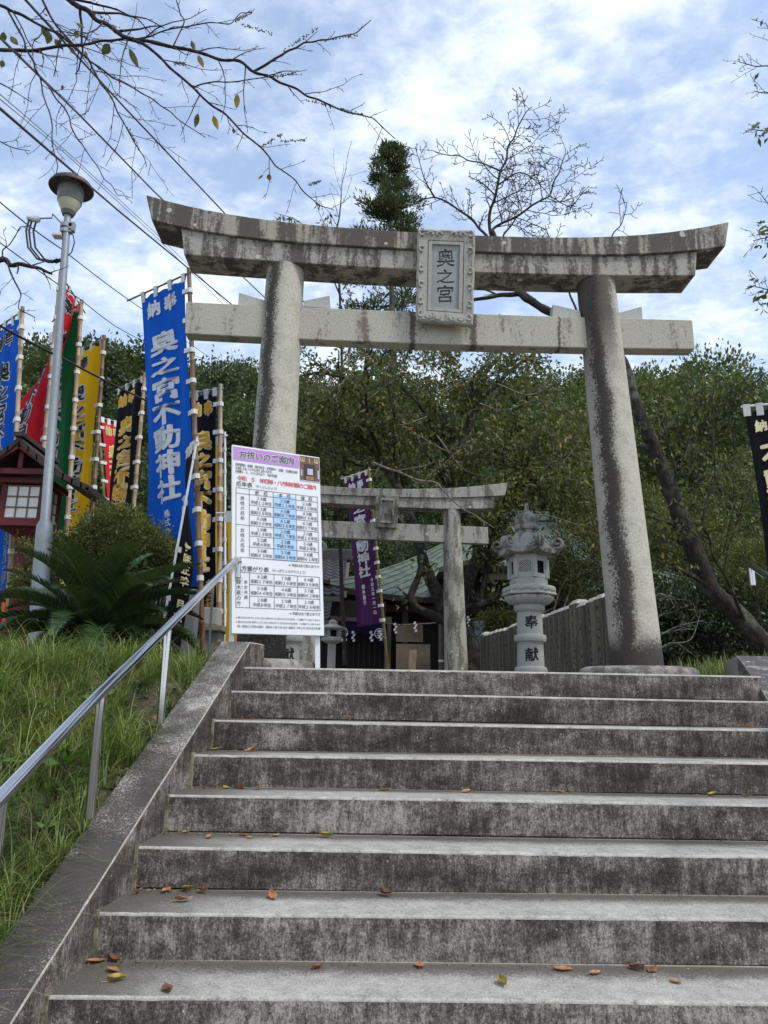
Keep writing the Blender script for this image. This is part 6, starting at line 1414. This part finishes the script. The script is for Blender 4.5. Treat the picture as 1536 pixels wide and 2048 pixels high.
# ---- grass on the banks
def grass(name, region, n, lmin, lmax, mat, wid=.0045, keep=None, droop=1.0):
    X = RNG.uniform(region[0], region[1], n*2); Y = RNG.uniform(region[2], region[3], n*2)
    nz = np.sin(X*5.1+Y*2.3)+np.sin(Y*6.7-X*3.1)+.8*np.sin(X*13+1)*np.sin(Y*11); ok = RNG.random(n*2) < np.clip(.55+.28*nz, .06, 1)
    if keep is not None: ok &= keep(X, Y)
    X, Y = X[ok][:n], Y[ok][:n]; m = len(X); Z = np.array([bank_z(a, b) for a, b in zip(X, Y)])-.01
    L = RNG.uniform(lmin, lmax, m)*np.clip(.8+.2*np.sin(X*4+Y*5), .5, 1.2); a = RNG.uniform(0, 2*PI, m); D = np.stack([np.cos(a), np.sin(a), np.zeros(m)], 1); S = np.stack([-np.sin(a), np.cos(a), np.zeros(m)], 1); k = RNG.uniform(.25, 1.1, m)*droop
    B = np.stack([X, Y, Z], 1); lev = []
    for t in (0, .35, .7, 1.):
        out = L*k*(.10*t+.62*t*t); up = L*(t-.42*k*t**2.4); c = B+D*out[:, None]; c[:, 2] += up; lev.append((c, wid*(1-t*.9)+.0004))
    V = np.empty((m, 8, 3)); 
    for i, (c, w) in enumerate(lev): V[:, i*2] = c-S*w; V[:, i*2+1] = c+S*w
    F = np.arange(m)[:, None, None]*8+np.array([[0,1,3,2],[2,3,5,4],[4,5,7,6]])[None]
    return tag(np_mesh(name, V.reshape(-1, 3), F.reshape(-1, 4), mat), kind='stuff')
kerb_v = lambda Y: 2.62+.28*np.maximum(Y, -1.0)
def left_keep(X, Y):
    d = (-.99+.078*np.minimum(Y, 0))-X; bare = (d < .16+.08*np.sin(Y*7)) & (Y > -1.5) & (Y < -.1) & (RNG.random(len(X)) < .75); return (d > .01) & ~bare
def tufts(name, region, n, per, lmin, lmax, mat, wid, keep, droop=1.3):
    X = RNG.uniform(region[0], region[1], n); Y = RNG.uniform(region[2], region[3], n); ok = keep(X, Y); X, Y = X[ok], Y[ok]; s_ = RNG.uniform(.55, 1.15, len(X)); lean = RNG.uniform(0, 2*PI, len(X))
    s_ = np.repeat(s_, per); lean = np.repeat(lean, per); X = np.repeat(X, per); Y = np.repeat(Y, per); m = len(X); a = RNG.uniform(0, 2*PI, m); X = X+np.cos(a)*RNG.uniform(0,.03,m); Y = Y+np.sin(a)*RNG.uniform(0,.03,m)
    Z = np.array([bank_z(p, q) for p, q in zip(X, Y)])-.012; L = RNG.uniform(lmin, lmax, m)*s_; D = np.stack([np.cos(a)+.5*np.cos(lean), np.sin(a)+.5*np.sin(lean), np.zeros(m)], 1); D /= np.maximum(np.linalg.norm(D, axis=1, keepdims=True), .1); S = np.stack([-D[:, 1], D[:, 0], np.zeros(m)], 1); k = RNG.uniform(.45, 1.25, m)*droop
    B = np.stack([X, Y, Z], 1); lev = []
    for t in (0, .28, .55, .8, 1.):
        c = B+D*(L*k*(.12*t+.55*t*t))[:, None]; c[:, 2] += L*(t-.48*np.minimum(k, 1.5)*t**2.2); lev.append((c, wid*(1-t*.88)+.0003))
    V = np.empty((m, 10, 3))
    for i, (c, w) in enumerate(lev): V[:, i*2] = c-S*w; V[:, i*2+1] = c+S*w
    F = np.arange(m)[:, None, None]*10+np.array([[0,1,3,2],[2,3,5,4],[4,5,7,6],[6,7,9,8]])[None]
    return tag(np_mesh(name, V.reshape(-1, 3), F.reshape(-1, 4), mat), kind='stuff')
tufts('long_grass', (-4.4,-.95,-3.4,.75), 1500, 26, .16, .46, L_GRASS, .0026, left_keep)
grass('mixed_grass', (-4.4,-.95,-3.4,.75), 16000, .08, .24, L_GRASS, .0030, keep=left_keep, droop=1.5)
grass('right_bank_grass', (2.4,8,-4.2,1.0), 14000, .12, .34, L_GRASS, .0045, keep=lambda X, Y: X > kerb_v(Y)+.40, droop=1.2)
grass('crest_grass', (-4.6,-1.5,-.5,1.4), 6500, .14, .34, L_GRASS, .0040, keep=left_keep, droop=1.0)
grass('short_grass', (-3.6,-.95,-3.4,.6), 15000, .05, .13, L_GRASS, .0036, keep=left_keep)
grass('right_grass', (2.55,5.0,.95,3.2), 5200, .10, .30, L_GRASS, .0050, keep=lambda X, Y: X > 2.75+.12*Y, droop=.6)
grass('far_grass', (-9,-1.2,.9,1.6), 6000, .12, .28, L_GRASS, .005)
# dead leaves and thatch lying in the grass
n = 2600; X = RNG.uniform(-3.4,-.96,n); Y = RNG.uniform(-3.2,.5,n); ok = (-.99+.078*np.minimum(Y,0))-X > .0; X, Y = X[ok], Y[ok]
P_ = np.stack([X, Y, np.array([bank_z(a, b) for a, b in zip(X, Y)])+.012], 1); D_ = RNG.normal(size=P_.shape)*np.array([1,1,.25])
V, F = leaf_arrays(P_, D_, RNG.uniform(.025,.085,len(P_)), RNG.uniform(.006,.035,len(P_))); tag(np_mesh('leaf_litter', V, F, leafmat('dead_leaf_litter', [(0,(.07,.05,.025)),(.5,(.17,.12,.06)),(.85,(.30,.22,.12)),(1,(.34,.14,.04))], .15)), kind='stuff')
# broad-leaved weeds on the bank
def weed(label, px, py, Xv, n, size, mat=None):
    c = rp(px, py, Xv); z = bank_z(c[0], c[1]); t = thing('wild_plant', label, 'weed', (c[0], c[1], z)); r = random.Random(px)
    mb = MB(); st = []
    for i in range(n//3+1):
        a = r.uniform(0, 6.28); e = np.array([c[0]+.07*math.cos(a), c[1]+.07*math.sin(a), z+size*r.uniform(.9, 1.6)]); mb.tube([(c[0], c[1], z-.02), (np.array([c[0], c[1], z])+e)/2+(0,0,.03), e], .0028, 5); st.append(e)
    mb.build('stems', M_BARKG, t)
    P_, D_ = [], []
    for i in range(n):
        e = st[i % len(st)]; P_.append(e-(0,0,r.uniform(0,size*.5))); a = r.uniform(0, 6.28); D_.append((math.cos(a), math.sin(a), r.uniform(-.2,.6)))
    leaves('leaves', P_, D_, size*RNG.uniform(.7,1.2,n), size*.34*RNG.uniform(.8,1.2,n), mat or L_HERB, t, curl=.15)
weed('fresh green broad-leaved weed growing near the side wall', 122, 1655, -1.32, 18, .11); weed('small green weed growing at the left edge of the bank', 14, 1560, -1.55, 10, .07)
weed('green weed at the foot of the cycad', 150, 1345, -1.75, 12, .09); weed('small weed growing out of the grass by the white pipe', 85, 1480, -1.6, 10, .06); weed('low green weed beside the fresh broad-leaved one', 100, 1720, -1.32, 14, .06)
weed('leafy weed half hidden in grass below the middle rail post', 170, 1560, -1.45, 16, .06); weed('low leafy weed against the wall below the lowest rail post', 60, 1790, -1.30, 16, .055); weed('pale green weed beside the bamboo cane', 262, 1500, -1.30, 12, .05)
weed('vine leaves climbing in front of the cycad trunk', 172, 1292, -1.85, 12, .08)
a = atz(226, 1800, -.96+.0); mb = MB()
# ---- fallen leaves on the treads
def leafmesh(seed, L, W, curl, mat):
    r = random.Random(seed); mb = MB(); prof = [(0,.04),(.15,.55),(.35,.98),(.55,.95),(.75,.65),(.9,.28),(1,.03)]
    for t, w in prof:
        for sg in (-1, -.5, 0, .5, 1):
            x = (t-.5)*L; y = sg*w*W/2; z = curl*W*(sg*sg)*(.5+.5*math.sin(t*3+seed))+.35*curl*L*(t-.5)**2*2+.003+r.uniform(0,.002)+.05*W*math.sin(6*t+3*sg+seed); mb.v.append((x, y, max(z, .0012)))
    for i in range(len(prof)-1):
        for j in range(4): a = i*5+j; mb.f.append((a, a+1, a+6, a+5)); mb.m.append(0)
    mb.tube([(-.5*L-.018,.002,.006), (-.5*L,0,.004), (-.2*L,0,.004)], .0011, 4)
    o = mb.build('fallen_leaf', mat, None, smooth=80); return o
variants = {}
for ci, (cn, mat) in enumerate((('orange', M_LFO), ('yellow', M_LFY), ('brown', M_LFB))):
    variants[cn] = [leafmesh(ci*5+i, .066, .034, cu, mat) for i, cu in enumerate((.14, .30, .50))]
spots = [(665,1382),(470,1437),(492,1437),(695,1441),(765,1441),(872,1443),(920,1444),(982,1445),(1160,1447),(1178,1448),(1290,1452),(1500,1456),(430,1500),(413,1500),(500,1502),(428,1574),(436,1572),(452,1577),(470,1577),(482,1578),(515,1580),(770,1582),(932,1585),(1120,1585),(1425,1591),(1492,1592),(360,1663),(369,1667),(418,1676),(490,1671),(500,1676),(552,1672),(650,1674),(275,1785),(332,1783),(372,1780),(378,1776),(405,1784),(367,1802),(545,1796),(772,1791),(228,1922),(190,1926),(226,1945),(234,1963),(335,1982),(635,1938),(838,1934),(1125,1942),(1190,1949),(1272,1941),(1305,1942),(1350,1966),(1006,1971)]
cols = ['orange','orange','brown','orange','yellow']; rl = random.Random(8); first = set(); per = {}
ordn = ['top','second','third','fourth','fifth','sixth','seventh','eighth','ninth']
places = []
for px, py in spots:
    for k in range(1, NSTEP):
        p = atz(px, py, -k*R_+.002)
        if -k*T_-.012 <= p[1] <= -(k-1)*T_+.02: places.append((k, p, px)); break
places.sort(key=lambda q: (q[0], q[2])); cnt = {}
seq = ['first','second','third','fourth','fifth','sixth','seventh','eighth','ninth','tenth','eleventh','twelfth']
for k, p, px in places:
    i = cnt.get(k, 0); cnt[k] = i+1; cn = cols[rl.randrange(5)]; v = rl.randrange(3); src = variants[cn][v]
    o = src if (cn, v) not in first else src.copy()
    if (cn, v) in first: COL.objects.link(o)
    first.add((cn, v)); yy = min(p[1], -(k-1)*T_-.02)
    o.location = (p[0], yy, -k*R_+.004); o.rotation_euler = (rl.uniform(-.15,.15), rl.uniform(-.15,.15), rl.uniform(0, 6.28)); s_ = rl.uniform(.62, 1.1); o.scale = (s_, s_, s_)
    tag(o, '%s curled fallen leaf, %s from the left on the %s tread from the top' % (cn, seq[min(i, 11)], ordn[k-1]), 'fallen leaf', 'fallen leaves on the stair treads')
for cn in variants:
    for v in range(3):
        if (cn, v) not in first: bpy.data.objects.remove(variants[cn][v])

# grit, leaf crumbs and twigs swept by the rain into the inner corners of the treads
P_, D_ = [], []
for k in range(1, NSTEP):
    for _ in range(190):
        x0 = wall_x(-k*T_)+.03; near = rl.random() < .45; x = x0+abs(rl.gauss(0, .18)) if near else rl.uniform(x0, 2.3); back = abs(rl.gauss(0, .022 if not near else .05))+.008
        P_.append((x, -(k-1)*T_-back, -k*R_+.0045)); D_.append((rl.gauss(0,1), rl.gauss(0,1), rl.uniform(0,.12)))
P_, D_ = np.array(P_), np.array(D_); V, F = leaf_arrays(P_, D_, RNG.uniform(.004,.016,len(P_)), RNG.uniform(.002,.008,len(P_))); V[:, 2] = np.maximum(V[:, 2], np.repeat(P_[:, 2], 4)-.001)
tag(np_mesh('leaf_crumbs', V, F, leafmat('leaf_crumb', [(0,(.05,.035,.02)),(.5,(.14,.09,.045)),(.85,(.26,.17,.08)),(1,(.40,.36,.28))], .1)), kind='stuff')
